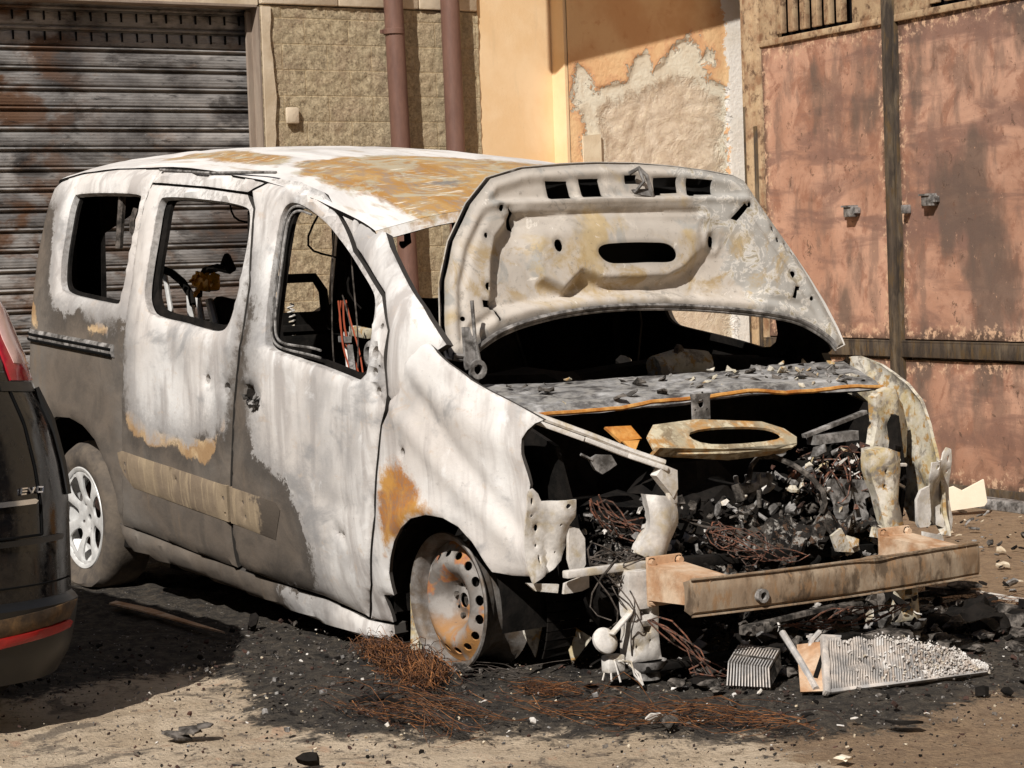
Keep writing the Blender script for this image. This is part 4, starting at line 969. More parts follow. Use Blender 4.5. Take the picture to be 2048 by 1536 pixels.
def wheel_rear(sg):
    o = sg; z0 = .277; y0 = .80; x0 = -2.728
    w = bpy.data.objects.new('rear_wheel', None); COL.objects.link(w); w.parent = van; w.location = Vector((x0, o * y0, z0)) - off(van)
    b = MB(); pr = [(.197, .012), (.212, .000), (.232, -.006), (.262, -.008), (.288, .006), (.304, .03), (.308, .06), (.309, .10), (.307, .14), (.30, .17), (.27, .19), (.20, .18)]
    b.lathe([(r, o * (y0 - d)) for r, d in pr], (x0, 0, z0), 'y', 64)
    V = []
    for (x, y, z) in b.V:
        s = max(0, .075 - z)                                                       # flattened foot bulges outward
        V.append((x, y + o * s * .35, max(z, .008 + .1 * max(z, 0)) if z < .03 else z))
    b.V = V
    b.build('tyre', 'tyre', w)
    b = MB(); pr = [(.203, 0), (.207, .005), (.204, .012), (.192, .014), (.184, .04), (.168, .06), (.165, .12), (.19, .17), (.2, .175), (.19, .178), (.158, .125), (.16, .06), (.178, .036), (.188, .006), (.196, .001)]
    b.lathe([(r, o * (y0 - d)) for r, d in pr], (x0, 0, z0), 'y', 56, closed=True); b.build('rim', 'alloy', w)
    hs = []
    for k in range(7):
        a = k * 2 * np.pi / 7 + .35
        q = chaikin([(.075, -.016), (.095, -.028), (.150, -.046), (.172, -.038), (.176, 0), (.172, .038), (.150, .046), (.095, .028), (.075, .016)], 2)
        c, s = math.cos(a), math.sin(a); hs.append(np.stack([q[:, 0] * c - q[:, 1] * s, q[:, 0] * s + q[:, 1] * c], 1))
    hs += [ell(.05 * math.cos(a), .05 * math.sin(a), .007, n=8) for a in np.arange(4) * np.pi / 2 + .4] + [ell(0, 0, .014, n=10)]
    def fn(U):
        r = np.hypot(U[:, 0], U[:, 1]); d = np.interp(r, [0, .04, .07, .12, .17, .195], [.035, .032, .022, .010, .006, .006])
        return np.stack([U[:, 0] + x0, o * (y0 - d), U[:, 1] + z0], 1)
    sheet('wheel_cover', ell(0, 0, .193, n=56), hs, fn, .014, .008, 'alloy', w, (0, o, 0), None, (.008, .004), .012, 50)
    b = MB(); b.lathe([(0, o * (y0 - .075)), (.165, o * (y0 - .075)), (.165, o * (y0 - .2))], (x0, 0, z0), 'y', 32); b.build('brake_drum', 'bracketdark', w)
MAT['bracketdark'] = blotch('dark_brown_rust', [S(92, 64, 54), S(60, 46, 40), S(40, 34, 30)], 8, .9)
wheel_rear(-1); wheel_rear(1)

# ---------------- under the bonnet and inside
def bay():
    v = van
    # cowl: sloping ash-covered plate with a buckled front lip
    def fn(U):
        x, y = U[:, 0], U[:, 1]; z = .858 - (x - .08) * .25
        z = z + np.array([.010 * fbm(a * 6, b * 3, 2, 4) for a, b in U]) - .02 * sst(x, .27, .31) + .012 * np.sin(y * 3.1 + 1) * sst(x, .1, .3)
        return np.stack([x + .02 * np.sin(y * 2.2), y, z], 1)
    sheet('cowl', [(.04, -.70), (.30, -.755), (.305, -.4), (.31, 0), (.305, .4), (.30, .73), (.04, .80)], [], fn, .03, .006, ['cowl', 'char'], v, (0, 0, 1), None, (.02, .006), .02)
    b = MB(); b.tube([(.315 + .02 * math.sin(y * 2.2), y, .789 + .012 * math.sin(y * 3.1 + 1) + .012 * fbm(y * 4, 1)) for y in np.linspace(-.74, .72, 40)], .007, 6); b.build('cowl_lip', 'rust', v)
    b = MB(); r = random.Random(5)
    for _ in range(90):
        y = r.uniform(-.6, .74); y = y if r.random() < .3 else r.uniform(.0, .74)
        x = r.uniform(.06, .3); b.shard((x, y, .858 - (x - .08) * .25 + .008), r.uniform(.006, .032), r.choice((0, 0, 1, 2)), .1, r, .5)
    tag(b.build('cowl_flakes', ['char2', 'greymetal', 'yellowmetal'], v, False), kind='stuff')
    # firewall, inner wings, floor, all charred
    b = MB(); b.box((.10, 0, .53), (.03, 1.5, .60)); b.build('firewall', 'char', v)
    b = MB(); b.box((-1.75, 0, .20), (2.7, 1.5, .04)); b.box((-2.75, 0, .40), (.9, 1.1, .3)); b.build('floor_pan', 'char', v)
    for sg in (-1, 1):
        b = MB(); b.plate([(.12, sg * .66, .25), (.12, sg * .66, .80), (.45, sg * .68, .70), (.50, sg * .66, .50), (.50, sg * .62, .28)], (0, -sg * .015, 0)); b.build('inner_wing', 'char', v)
        b = MB(); b.lathe([(.30, 0), (.31, .16)], (0, 0, 0), 'y', 40)
        b.F = [f for f in b.F if min(b.V[k][2] for k in f) > -.06]; b.mi = [0] * len(b.F)
        P = [(x + .03, sg * (.62 + h * 1.2), z + .20) for x, h, z in b.V]; b.V = P; b.build('arch_liner', 'char', v)
        b = MB()
        for k in range(7):
            a0 = -.5 + .10 * k; r0 = .30
            b.plate([(.05 + r0 * math.cos(a0), sg * .66, .20 + r0 * math.sin(a0)), (.05 + r0 * math.cos(a0 + .09), sg * .66, .20 + r0 * math.sin(a0 + .09)), (.07 + .27 * math.cos(a0 + .07), sg * .50, .20 + .27 * math.sin(a0 + .07)), (.07 + .27 * math.cos(a0 + .02), sg * .50, .19 + .27 * math.sin(a0 + .02))], (.006, 0, .0))
        b.build('torn_liner', 'char', v, False)
        b = MB(); b.box((-1.25, sg * .70, .17), (1.7, .03, .10)); b.build('chassis_rail', 'char', v)
        # torn liner strip and splash plate by the front wheel
        b = MB(); b.plate([(-.245, sg * .77, .24), (-.225, sg * .77, .26), (-.215, sg * .76, .18), (-.225, sg * .76, .02), (-.26, sg * .77, .02), (-.25, sg * .77, .10)], (.0, -sg * .012, 0)); b.build('liner_strip', 'yellowmetal', v)
    b = MB(); b.plate([(.24, -.70, .30), (.30, -.63, .20), (.25, -.64, .05), (.22, -.66, .12)], (-.01, .01, 0)); b.plate([(.30, -.58, .17), (.38, -.52, .11), (.33, -.56, .03), (.315, -.57, .10)], (-.012, .006, 0)); b.build('splash_plate', 'yellowmetal', v)
    # front wing rail, end cap, supports
    b = MB()
    for P, w in (((((.46, -.775, .785), (.54, -.64, .722), (.58, -.52, .668), (.62, -.405, .622))), .04),):
        for a, c in zip(P[:-1], P[1:]): b.bar(a, c, w, .014, up=(0, 0, 1), bev=.003)
    b.tube([(.465, -.765, .80), (.55, -.63, .735), (.59, -.51, .68), (.62, -.41, .64)], .009, 6)
    b.build('wing_rail', 'ashmetal', v)
    b = MB(); b.plate([(.63, -.42, .635), (.63, -.372, .615), (.63, -.372, .56), (.63, -.39, .535), (.63, -.40, .55), (.63, -.45, .605)], (-.03, 0, 0)); b.box((.615, -.385, .535), (.02, .03, .035), bev=.003); b.build('rail_end', 'ashmetal', v)
    def fn(U):
        return np.stack([.62 + .02 * np.exp(-((U[:, 0] + .45) / .035) ** 2) + .006 * np.sin(U[:, 1] * 30) + .003 * np.array([fbm(a * 14, b_ * 14) for a, b_ in U]), U[:, 0] + .02 * np.sin((U[:, 1] - .35) * 12), U[:, 1]], 1)
    sheet('support_post', [(-.495, .553), (-.385, .54), (-.385, .46), (-.405, .40), (-.415, .352), (-.465, .355), (-.512, .378), (-.512, .40), (-.495, .46)], [], fn, .018, .05, 'ashmetal', v, (1, 0, 0), None, (.015, .008), .015)
    def fn2(U): return np.stack([.62 + .015 * np.exp(-((U[:, 0] - .47) / .04) ** 2) + .004 * np.sin(U[:, 1] * 22), U[:, 0], U[:, 1]], 1)
    sheet('support_post', [(.40, .612), (.455, .620), (.525, .600), (.53, .54), (.515, .45), (.535, .36), (.53, .25), (.455, .25), (.445, .35), (.425, .47), (.40, .55)], [ell(.455, .545, .006, .008, 8), ell(.45, .50, .006, .007, 8)], fn2, .02, .05, 'yellowmetal', v, (1, 0, 0), None, (.015, .008), .02)
    def fn3(U): return np.stack([.44 - (U[:, 0] - .6) * .35 + .025 * np.exp(-((U[:, 0] - .69) / .03) ** 2) + .006 * np.array([fbm(a * 9, b_ * 9, 2) for a, b_ in U]), U[:, 0], U[:, 1]], 1)
    sheet('suspension_turret', [(.60, .765), (.66, .79), (.72, .78), (.77, .73), (.80, .65), (.79, .555), (.73, .55), (.68, .575), (.60, .575), (.55, .57), (.585, .62), (.61, .69)], [ell(.665, .66, .010, .025, 9)], fn3, .022, .03, 'yellowmetal', v, (1, 0, 0), None, (.015, .008), .02)
    # headlamp carriers
    C = [(-.835, .585), (-.815, .592), (-.798, .575), (-.79, .552), (-.70, .553), (-.697, .50), (-.71, .478), (-.703, .42), (-.72, .375), (-.76, .345), (-.825, .318), (-.838, .36)]
    def fnc(sg):
        return lambda U: np.stack([.52 + .05 * sst(U[:, 0], -.80, -.73) * sst(U[:, 1], .36, .52) + .01 * np.sin(U[:, 1] * 25) - .012 * np.exp(-((U[:, 0] + .765) / .012) ** 2), -sg * U[:, 0] , U[:, 1]], 1)
    ch = [ell(-.82, .555, .005, .011, 9), ell(-.818, .512, .005, .005, 7), ell(-.80, .475, .006, .011, 9, .2), ell(-.80, .425, .004, .005, 7), ell(-.792, .385, .006, .014, 9, .15), ell(-.727, .535, .010, .008, 9), ell(-.74, .48, .005, n=7), ell(-.742, .40, .004, n=7)]
    for sg in (-1, 1):
        sheet('headlamp_carrier', C, ch, fnc(sg), .014, .006, 'ashmetal', v, (1, 0, 0), None, (.01, .003), .012)
        b = MB(); f = lambda y, z, x=.55: (x, sg * y, z)
        b.plate([f(.71, .475), f(.675, .465), f(.655, .435), f(.655, .36), f(.665, .345), f(.705, .345), f(.715, .38)], (-.012, 0, 0))
        b.plate([f(.745, .315, .57), f(.70, .325, .57), f(.66, .335, .57), f(.66, .295, .57), f(.685, .287, .57), f(.72, .285, .57), f(.75, .285, .57)], (-.01, 0, 0))
        b.plate([f(.83, .318, .5), f(.745, .31, .54), f(.75, .285, .54), f(.80, .292, .5)], (-.01, 0, 0)); b.build('carrier_tab', 'ashmetal', v)
    # lower legs, crash boxes, beam
    for sg in (-1, 1):
        b = MB(); y = sg * .515; n_ = 5
        L = [(y - .052, .335), (y + .052, .330), (y + .050, .22), (y + .046, .17), (y + .054, .12), (y + .056, .072), (y - .056, .072), (y - .050, .15), (y - .054, .20)]
        hs = [np.array([(y - .018, .205), (y + .024, .205), (y + .024, .225), (y - .018, .225)]), np.array([(y - .008, .150), (y + .022, .150), (y + .022, .172), (y - .008, .172)]), ell(y - .03, .115, .005, n=7), ell(y + .02, .128, .004, n=7)]
        if sg > 0: L = L[::1]
        sheet('lower_leg', L, hs, lambda U: np.stack([.645 + .012 * np.exp(-((U[:, 0] - y) / .03) ** 2) * 0 + .004 * np.sin(U[:, 1] * 40), U[:, 0], U[:, 1]], 1), .02, .05, 'ashmetal' if sg < 0 else 'yellowmetal', v, (1, 0, 0), None, (.012, .006), .02)
        b = MB(); b.lathe([(.04, 0), (.038, .02), (.055, .035), (.06, .055)], (.64, y, .02), 'z', 16); b.build('leg_foot', 'greymetal', v)
        b = MB(); yb = sg * .452
        b.box((.655, yb, .303), (.014, .125, .145), bev=.004)
        b.plate([(.66, yb - .055, .345), (.66, yb + .055, .345), (.66, yb + .055, .245), (.66, yb - .055, .245)], (.0, 0, 0))
        k = len(b.V)
        P = [(.66, yb - .065, .352), (.66, yb + .065, .352), (.66, yb + .065, .250), (.66, yb - .065, .250)]; Q = [(.925, yb - .045, .33), (.925, yb + .045, .33), (.925, yb + .045, .252), (.925, yb - .045, .252)]
        b.add(P + Q, [(0, 1, 5, 4), (1, 2, 6, 5), (2, 3, 7, 6), (3, 0, 4, 7)])
        for dy, dz in ((-.05, .058), (.05, .058), (-.05, -.056)): b.lathe([(0, .012), (.010, .012), (.012, .0), (.016, 0)], (.662, yb + dy, .30 + dz), 'x', 8)
        b.build('crash_box', 'bracket', v)
    def fb(U):
        y, z = U[:, 0], U[:, 1]
        return np.stack([.955 - .035 * (y / .56) ** 2 + .004 * np.sin(z * 90) * 0 - .005 * sst(np.abs(z - .287), .035, .052) - .012 * np.exp(-((y - .12) ** 2 / .004 + (z - .31) ** 2 / .0012)) - .008 * np.exp(-((y + .12) ** 2 / .01 + (z - .25) ** 2 / .0008)) + .002 * np.array([fbm(a * 6, b_ * 12) for a, b_ in U]), y, z], 1)
    bm = sheet('bumper_beam', [(-.561, .236), (.561, .236), (.561, .338), (-.561, .338)], [ell(-.33, .272, .011, n=12)], fb, .02, .034, 'beam', v, (1, 0, 0), None, (.012, .006), .02)
    b = MB()
    for z in (.3385, .2345): b.tube([(.953 - .035 * (y / .56) ** 2, y, z) for y in np.linspace(-.56, .56, 24)], .0035, 5)
    b.build('beam_flange', 'beam', bm)
    b = MB(); b.lathe([(.011, -.012), (.011, .008), (.020, .008), (.020, -.012)], (.948, -.33, .272), 'x', 16, closed=True); b.build('tow_eye', 'greymetal', bm)
    b = MB(); b.bar((.60, -.765, .345), (.60, -.47, .347), .03, .022, bev=.004); b.plate([(.59, -.60, .335), (.59, -.47, .335), (.59, -.47, .20), (.59, -.55, .26)], (-.01, 0, 0)); b.build('cross_member', 'ashmetal', v)
    b = MB(); b.bar((.60, -.45, .345), (.55, .45, .30), .05, .03, bev=.004); b.bar((.66, -.55, .055), (.66, .55, .055), .06, .02, bev=.004); b.build('lower_cross_member', 'char', v)
    # oval opening plate with its bracket
    O = [(-.335, .672), (-.325, .707), (-.274, .736), (-.10, .742), (.137, .720), (.20, .695), (.222, .668), (.20, .648), (.17, .640), (-.085, .640), (-.25, .650)]
    H = chaikin([(-.19, .695), (-.16, .712), (-.05, .716), (.11, .706), (.16, .690), (.165, .674), (.12, .664), (-.05, .664), (-.15, .672)], 1)
    def fo(U): return np.stack([.45 + (.69 - U[:, 1]) * 1.25 + .010 * np.exp(-(psd(U, H) / .012) ** 2), U[:, 0], U[:, 1]], 1)
    op = sheet('air_duct_plate', O, [H], fo, .015, .008, 'rustyplate', v, (.6, 0, .8), None, (.01, .004), .012)
    b = MB(); b.plate([(.50, -.335, .672), (.51, -.1, .652), (.515, .1, .640), (.50, .20, .648), (.46, .18, .615), (.47, -.05, .612), (.46, -.335, .645)], (-.02, 0, 0)); b.build('duct_lip', 'rustyplate', op)
    sheet('duct_bracket', [(-.105, .735), (-.035, .735), (-.035, .80), (-.03, .815), (-.11, .815), (-.105, .79)], [ell(-.07, .785, .012, .014, 10), ell(-.093, .765, .004, n=6), ell(-.047, .765, .004, n=6)], lambda U: np.stack([.37 + 0 * U[:, 0], U[:, 0], U[:, 1]], 1), .012, .005, 'greymetal', v, (1, 0, 0), None, None, .01)
    b = MB(); b.plate([(.35, -.43, .73), (.36, -.34, .728), (.40, -.33, .69), (.39, -.40, .685)], (.006, 0, .006)); b.plate([(.40, -.40, .69), (.41, -.345, .69), (.43, -.38, .655)], (.005, 0, .003)); b.build('torn_tab', 'rust', v)
    b = MB(); b.plate([(.40, -.53, .648), (.40, -.50, .66), (.40, -.45, .655), (.40, -.43, .625), (.40, -.46, .61), (.40, -.485, .60), (.40, -.51, .615)], (.012, 0, 0)); b.tube([(.41, -.56, .665), (.41, -.52, .645)], .005, 5); b.build('torn_bracket', 'greymetal', v)
    # battery tray plate on the far side
    TP = np.array([(.44, .52), (.46, .53), (.60, .515), (.645, .47), (.60, .455), (.615, .33), (.60, .315), (.50, .315), (.475, .33), (.47, .45)]) - np.array([.15, .0])
    sheet('tray_plate', TP, [ell(.395, .435, .016, .026, 12), np.array([(.385, .402), (.405, .402), (.402, .378), (.388, .378)])], lambda U: np.stack([.53 + .010 * np.sin(U[:, 0] * 60) * (U[:, 1] < .42), U[:, 0], U[:, 1]], 1), .014, .006, 'greymetal', v, (1, 0, 0), None, None, .012)
    # engine: a lumpy dark casting with burnt parts over it
    r = random.Random(3); b = MB()
    for c, s, sq in (((.33, -.05, .36), .20, (.9, 1.3, .8)), ((.30, .32, .36), .18, (.9, 1, .9)), ((.30, -.36, .40), .17, (.8, 1, .9)), ((.42, .05, .24), .16, (.8, 1.8, .6)), ((.28, -.1, .52), .12, (1, 1.6, .6)), ((.45, -.45, .24), .14, (.9, 1, .7)), ((.3, .5, .5), .12, (1, 1, .8))): b.lump(c, s, 0, r, sq)
    b.build('engine_block', 'char', v)
    b = MB()
    b.tube([(.36, .06, .36), (.38, .09, .46), (.40, .12, .525)], .013, 8); b.tube([(.40, .02, .505), (.40, .10, .515), (.40, .17, .54)], .018, 8)
    for y in (.03, .075, .12, .16): b.tube([(.41, y, .51), (.415, y - .008, .555)], .008, 6)
    b.tube([(.40, -.07, .49), (.40, -.03, .48), (.40, 0, .46)], .02, 8); b.build('fuel_rail', 'greymetal', v)
    b = MB(); b.bar((.42, .30, .66), (.42, .56, .72), .022, .012); b.build('strut_brace', 'greymetal', v)
    b = MB(); b.bar((.42, .33, .645), (.43, .50, .65), .05, .03)
    b.build('relay_box', 'greymetal', v)
    def res_z(x, y): return .37 + .09 * fbm(x * 4 + 3, y * 3.2, 5, 2) + .07 * fbm(x * 13, y * 13, 2, 4) - .30 * max(0, x - .42) + .04 * math.sin(y * 5 + 1)
    def fr(U): return np.stack([U[:, 0] + np.array([.02 * fbm(a * 15, b_ * 15, 9) for a, b_ in U]), U[:, 1], np.array([res_z(a, b_) for a, b_ in U])], 1)
    sheet('melted_residue', [(.14, -.61), (.60, -.50), (.63, -.2), (.62, .2), (.58, .52), (.14, .61)], [], fr, .012, .02, 'residue', v, (0, 0, 1), None, None, .012, 60)
    b = MB(); qh = random.Random(77)
    for _ in range(16):
        y0 = qh.uniform(-.58, .5); x0 = qh.uniform(.2, .5); x1, y1 = x0 + qh.uniform(-.1, .15), y0 + qh.uniform(-.25, .3)
        b.tube(wig((x0, y0, res_z(x0, y0) + qh.uniform(0, .08)), (x1, y1, res_z(x1, y1) + .01), 8, .03, -.03, qh), qh.choice((.006, .009, .013)), 7, qh.choice((0, 0, 1, 2)))
    b.build('burnt_hoses', ['char2', 'greymetal', 'char'], v)
    b = MB()
    for _ in range(95):
        y0 = qh.uniform(-.58, .58); x0 = qh.uniform(.22, .5); z0 = res_z(x0, y0) + qh.uniform(.0, .05); R = Matrix.Rotation(qh.uniform(0, 3), 3, 'Z') @ Matrix.Rotation(qh.uniform(-.8, .8), 3, 'X')
        k = qh.random()
        if k < .5: b.box((x0, y0, z0), (qh.uniform(.02, .07), qh.uniform(.02, .05), qh.uniform(.004, .02)), R, qh.choice((0, 0, 0, 1, 1, 2)), .003)
        elif k < .8: P0 = Vector((x0, y0, z0)); b.tube([P0, P0 + R @ Vector((0, .02, .05))], qh.uniform(.006, .016), 8, qh.choice((0, 1, 1)))
        else: b.lump((x0, y0, z0), qh.uniform(.015, .035), qh.choice((0, 1)), qh)
    tag(b.build('engine_fittings', ['char2', 'greymetal', 'ashmetal'], v), kind='stuff')
    def heap(name, n, box, sz, ms, seed, flat=.14, parent=v, wts=None):
        q = random.Random(seed); m = MB()
        for _ in range(n):
            p = [q.uniform(a, c) for a, c in box]; m.shard(p, q.uniform(*sz) * q.choice((.6, 1, 1, 1.4)), q.choice(wts or range(len(ms))), flat, q)
        return tag(m.build(name, ms, parent, False), kind='stuff')
    heap('burnt_engine_parts', 420, ((.30, .56), (-.58, .0), (.30, .50)), (.005, .024), ['char', 'char2', 'greymetal', 'ashmetal'], 21, wts=(0, 0, 0, 0, 1, 1, 1, 2, 2, 3))
    heap('burnt_engine_parts', 300, ((.34, .55), (.18, .60), (.30, .62)), (.006, .034), ['char2', 'ashmetal', 'greymetal', 'yellowmetal', 'bracketdark', 'char', 'wire'], 22, wts=(0, 0, 1, 1, 2, 2, 3, 4, 5, 5, 5, 6))
    heap('burnt_engine_parts', 120, ((.40, .66), (-.40, .45), (.20, .36)), (.006, .030), ['char', 'char2', 'greymetal', 'ashmetal'], 23, wts=(0, 0, 0, 0, 0, 1, 2, 3))
    heap('burnt_engine_parts', 120, ((.55, .80), (-.42, .55), (.04, .16)), (.008, .04), ['char', 'char2', 'greymetal', 'ashmetal'], 24, wts=(0, 0, 0, 1, 1, 2, 3))
    # wiring
    q = random.Random(9); b = MB()
    for _ in range(9): b.tube(wig((.5, -.60 + q.uniform(0, .06), .52 + q.uniform(0, .04)), (.52, -.42 + q.uniform(-.02, .05), .425 + q.uniform(-.01, .02)), 8, .015, .03, q), .0026, 4)
    for _ in range(9): b.tube(wig((.58, -.20 + q.uniform(-.02, .02), .40 + q.uniform(-.01, .02)), (.66, -.14 + q.uniform(-.06, .08), .345 + q.uniform(-.02, .02)), 7, .02, 0, q), .0019, 4)
    for _ in range(6): b.tube(wig((.62, -.25 + q.uniform(-.03, .03), .42), (.70, .02 + q.uniform(-.05, .05), .33), 8, .02, .02, q), .0018, 4)
    for _ in range(6): b.tube(wig((.70, -.55 + q.uniform(-.02, .02), .20), (.86, -.36 + q.uniform(-.04, .04), .035), 8, .03, .03, q), .0024, 4)
    for _ in range(8): b.tube(wig((.80, -.05 + q.uniform(-.1, .05), .15), (.86, .22 + q.uniform(-.08, .1), .17), 8, .02, .02, q), .0025, 4)
    b.build('wiring_loom', 'wire', v)
    b = MB()
    for _ in range(24): b.tube(wig((.50 + q.uniform(-.05, .03), .24 + q.uniform(0, .34), .56 + q.uniform(-.03, .05)), (.52, .26 + q.uniform(0, .34), .50 + q.uniform(-.06, .04)), 7, .025, .0, q), .0022, 4, q.choice((0, 1, 1)))
    b.tube([(.53, .46, .52), (.54, .47, .55), (.54, .52, .56), (.54, .62, .55)], .006, 5, 0); b.tube([(.53, .55, .49), (.54, .57, .50), (.54, .61, .48)], .005, 5, 0)
    b.build('wiring_loom', ['ashmetal', 'wire'], v)
    b = MB()
    for k in range(7): b.tube(wig((.62, -.70 + q.uniform(0, .26), .335), (.64, -.66 + q.uniform(0, .16), .12 + q.uniform(-.05, .1)), 8, .03, 0, q), .0022, 4)
    b.build('wiring_loom', 'darkwire', v); b = MB()
    for k in range(5): b.tube(wig((.55, -.3, .46), (.62, -.12 + .02 * k, .38), 6, .01, 0, q), .0018, 4)
    b.build('wiring_loom', 'darkwire', v); b = MB()
    for k in range(16): b.tube(wig((.55, -.64, .36 + q.uniform(-.02, .02)), (.60, -.45, .36 + q.uniform(-.03, .03)), 7, .02, 0, q), .0024, 4)
    b.build('wiring_loom', 'darkwire', v)
    b = MB(); b.lathe([(0, .004), (.022, .006), (.036, .0), (.040, -.005), (.039, -.015), (.022, -.022), (0, -.022)], (0, 0, 0), 'z', 24)
    R = Matrix.Rotation(math.radians(62), 3, 'Y'); b.V = [tuple(R @ Vector(p) + Vector((.64, -.655, .15))) for p in b.V]
    b.bar((.65, -.645, .165), (.64, -.56, .225), .022, .008, bev=.002); b.box((.62, -.62, .075), (.04, .06, .05), bev=.006); b.build('horn', 'ashmetal', v)
    b = MB(); b.plate([(.60, .40, .345), (.62, .40, .345), (.62, .46, .33), (.60, .52, .355)], (0, .01, .03)); b.build('burnt_connector', 'yellowmetal', v); b = MB(); b.lump((.62, .30, .33), .03, 0, q); b.plate([(.64, .20, .37), (.64, .24, .39), (.64, .29, .31), (.64, .22, .32)], (.01, 0, 0)); b.build('burnt_connector', 'yellowmetal', v)
    # cabin: dash beam, seats, belts, far side darkness
    b = MB(); b.tube([(-.30, y, .84 + .02 * math.sin(y * 4)) for y in np.linspace(-.7, .72, 12)], .04, 8); b.lump((-.25, -.30, .72), .22, 0, q, (.8, 1.5, .7)); b.lump((-.28, .38, .70), .22, 0, q, (.8, 1.3, .7)); b.lump((-.45, 0, .5), .2, 0, q, (1, .8, 1.2)); b.build('dash_carcass', 'char', v)
    b = MB(); b.tube([(-.22, .20, .86), (-.21, .30, .87), (-.20, .40, .86)], [.05, .062, .06], 14); b.tube([(-.20, .40, .86), (-.15, .70, .83)], .05, 12, 1); b.build('blower_tube', ['yellowmetal', 'char'], v)
    b = MB(); b.tube([(-.19, .285 + .068 * math.cos(a) * .2, .87 + .068 * math.sin(a)) for a in np.linspace(-.3, 3.4, 14)], .012, 5); b.build('coiled_spring', 'darkwire', v)
    for sy in (-1, 1):
        s = bpy.data.objects.new('front_seat', None); COL.objects.link(s); s.parent = v; s.location = Vector((-1.25, sy * .38, .25)) - off(v)
        b = MB(); x = -1.42
        for dy in (-.2, .2): b.tube([(-1.0, sy * .38 + dy, .42), (-1.38, sy * .38 + dy, .42), (-1.50, sy * .38 + dy, .70), (-1.60, sy * .38 + dy * .8, 1.02)], .022, 6)
        b.tube([(-1.60, sy * .38 - .16, 1.02), (-1.60, sy * .38 + .16, 1.02)], .022, 6); b.box((-1.2, sy * .38, .36), (.46, .44, .08)); b.plate([(-1.42, sy * .38 - .19, .5), (-1.42, sy * .38 + .19, .5), (-1.58, sy * .38 + .15, 1.0), (-1.58, sy * .38 - .15, 1.0)], (.02, 0, 0)); b.build('seat_frame', 'char', s)
        b = MB(); b.tube([(-1.60, sy * .38 - .11, 1.0), (-1.62, sy * .38 - .11, 1.16), (-1.61, sy * .38 - .07, 1.21), (-1.61, sy * .38 + .07, 1.21), (-1.62, sy * .38 + .11, 1.16), (-1.60, sy * .38 + .11, 1.0)], .018, 7); b.box((-1.61, sy * .38, 1.06), (.03, .2, .05)); b.build('headrest_frame', 'char', s)
    b = MB(); b.tube([(-2.3, y, .85) for y in (-.6, .6)], .03, 6); b.box((-2.38, 0, .7), (.06, 1.1, .4), bev=.02); b.build('rear_seat_back', 'char', v)
    b = MB(); b.tube([(-.62, .36, .88), (-.3, .36, .72)], .025, 6); b.build('steering_column', 'char', van)
    b = MB(); b.tube([(-1.60 + .012 * math.cos(k * 1.2), -.42 + .012 * math.sin(k * 1.2), .98 + k * .0035) for k in range(40)], .004, 5); b.build('seat_spring', 'ashmetal', v)
    b = MB(); b.bar((-1.15, -.42, 1.02), (-.98, -.45, 1.01), .03, .035, bev=.004); b.build('seat_bracket', 'yellowmetal', v)
    b = MB(); b.tube([(-.92, -.58, 1.02), (-.80, -.64, .84)], .010, 6); b.build('belt_rod', 'ashmetal', v)
    b = MB(); b.lathe([(.03, -.01), (.05, 0), (.03, .01), (.022, 0)], (0, 0, 0), 'y', 18, closed=True); b.V = [(x - .62, y - .66, z + .95) for x, y, z in b.V]; b.build('speaker_ring', 'greymetal', v)
    for k, (a_, c_) in enumerate((((-1.2, -.5, 1.45), (-1.05, -.5, 1.2)), ((-1.0, -.5, 1.45), (-.95, -.5, 1.1)), ((-1.9, -.5, 1.5), (-1.45, -.55, 1.38)), ((-2.5, -.5, 1.56), (-2.3, -.62, 1.3)))):
        b = MB(); b.tube(wig(a_, c_, 10, .02, .02, q), .004, 4); b.build('hanging_wire', 'char', v)
    for sy in (-1, 1):
        b = MB(); b.plate([(-1.16, sy * .78, .3), (-1.30, sy * .78, .3), (-1.30, sy * .74, 1.45), (-1.22, sy * .72, 1.52), (-1.16, sy * .75, 1.4)], (0, -sy * .03, 0)); b.build('inner_pillar', 'char', v); b = MB(); b.plate([(-2.1, sy * .79, .5), (-2.2, sy * .79, .5), (-2.2, sy * .70, 1.5), (-2.1, sy * .70, 1.52)], (0, -sy * .03, 0)); b.build('inner_pillar', 'char', v)
    b = MB(); b.plate([(-.62, .60, 1.40), (-.64, .50, 1.40), (-.645, .495, 1.31), (-.64, .51, 1.30)], (.02, 0, 0)); b.tube([(-.6, -.60, 1.41), (-.6, -.52, 1.40), (-.6, -.515, 1.32), (-.6, -.54, 1.31)], .014, 6); b.build('visor_bracket', 'char', v)
    b = MB()
    for (a, c) in (((-1.02, -.55, 1.38), (-.96, -.60, .85)), ((-.80, -.62, 1.36), (-.72, -.66, .86)), ((-.9, -.6, 1.15), (-.80, -.64, .84))):
        b.tube(wig(a, c, 12, .02, 0, q), .0025, 4)
    b.build('hanging_wire', 'darkwire', v)
    b = MB()
    for k in range(4): b.tube(wig((-.93, -.60 + .01 * k, 1.13), (-.70 + .02 * k, -.68, .86), 10, .015, 0, q), .003, 4)
    b.build('hanging_wire', 'orangewire', v)
    b = MB(); b.bar((-.92, -.6, 1.0), (-.80, -.64, 1.0), .02, .02); b.bar((-.76, -.66, .98), (-.66, -.70, .80), .018, .02); b.lump((-.62, -.5, 1.0), .045, 0, q); b.build('door_mechanism', 'greymetal', v)
    b = MB(); b.tube(wig((-2.30, -.70, 1.5), (-2.18, -.74, 1.2), 8, .02, 0, q), .012, 5); b.tube(wig((-2.45, -.6, 1.5), (-2.3, -.7, 1.25), 8, .02, 0, q), .012, 5); b.tube([(-2.42, -.7, 1.56), (-2.43, -.72, 1.35)], .016, 6); b.build('seat_belt', 'darkwire', v)
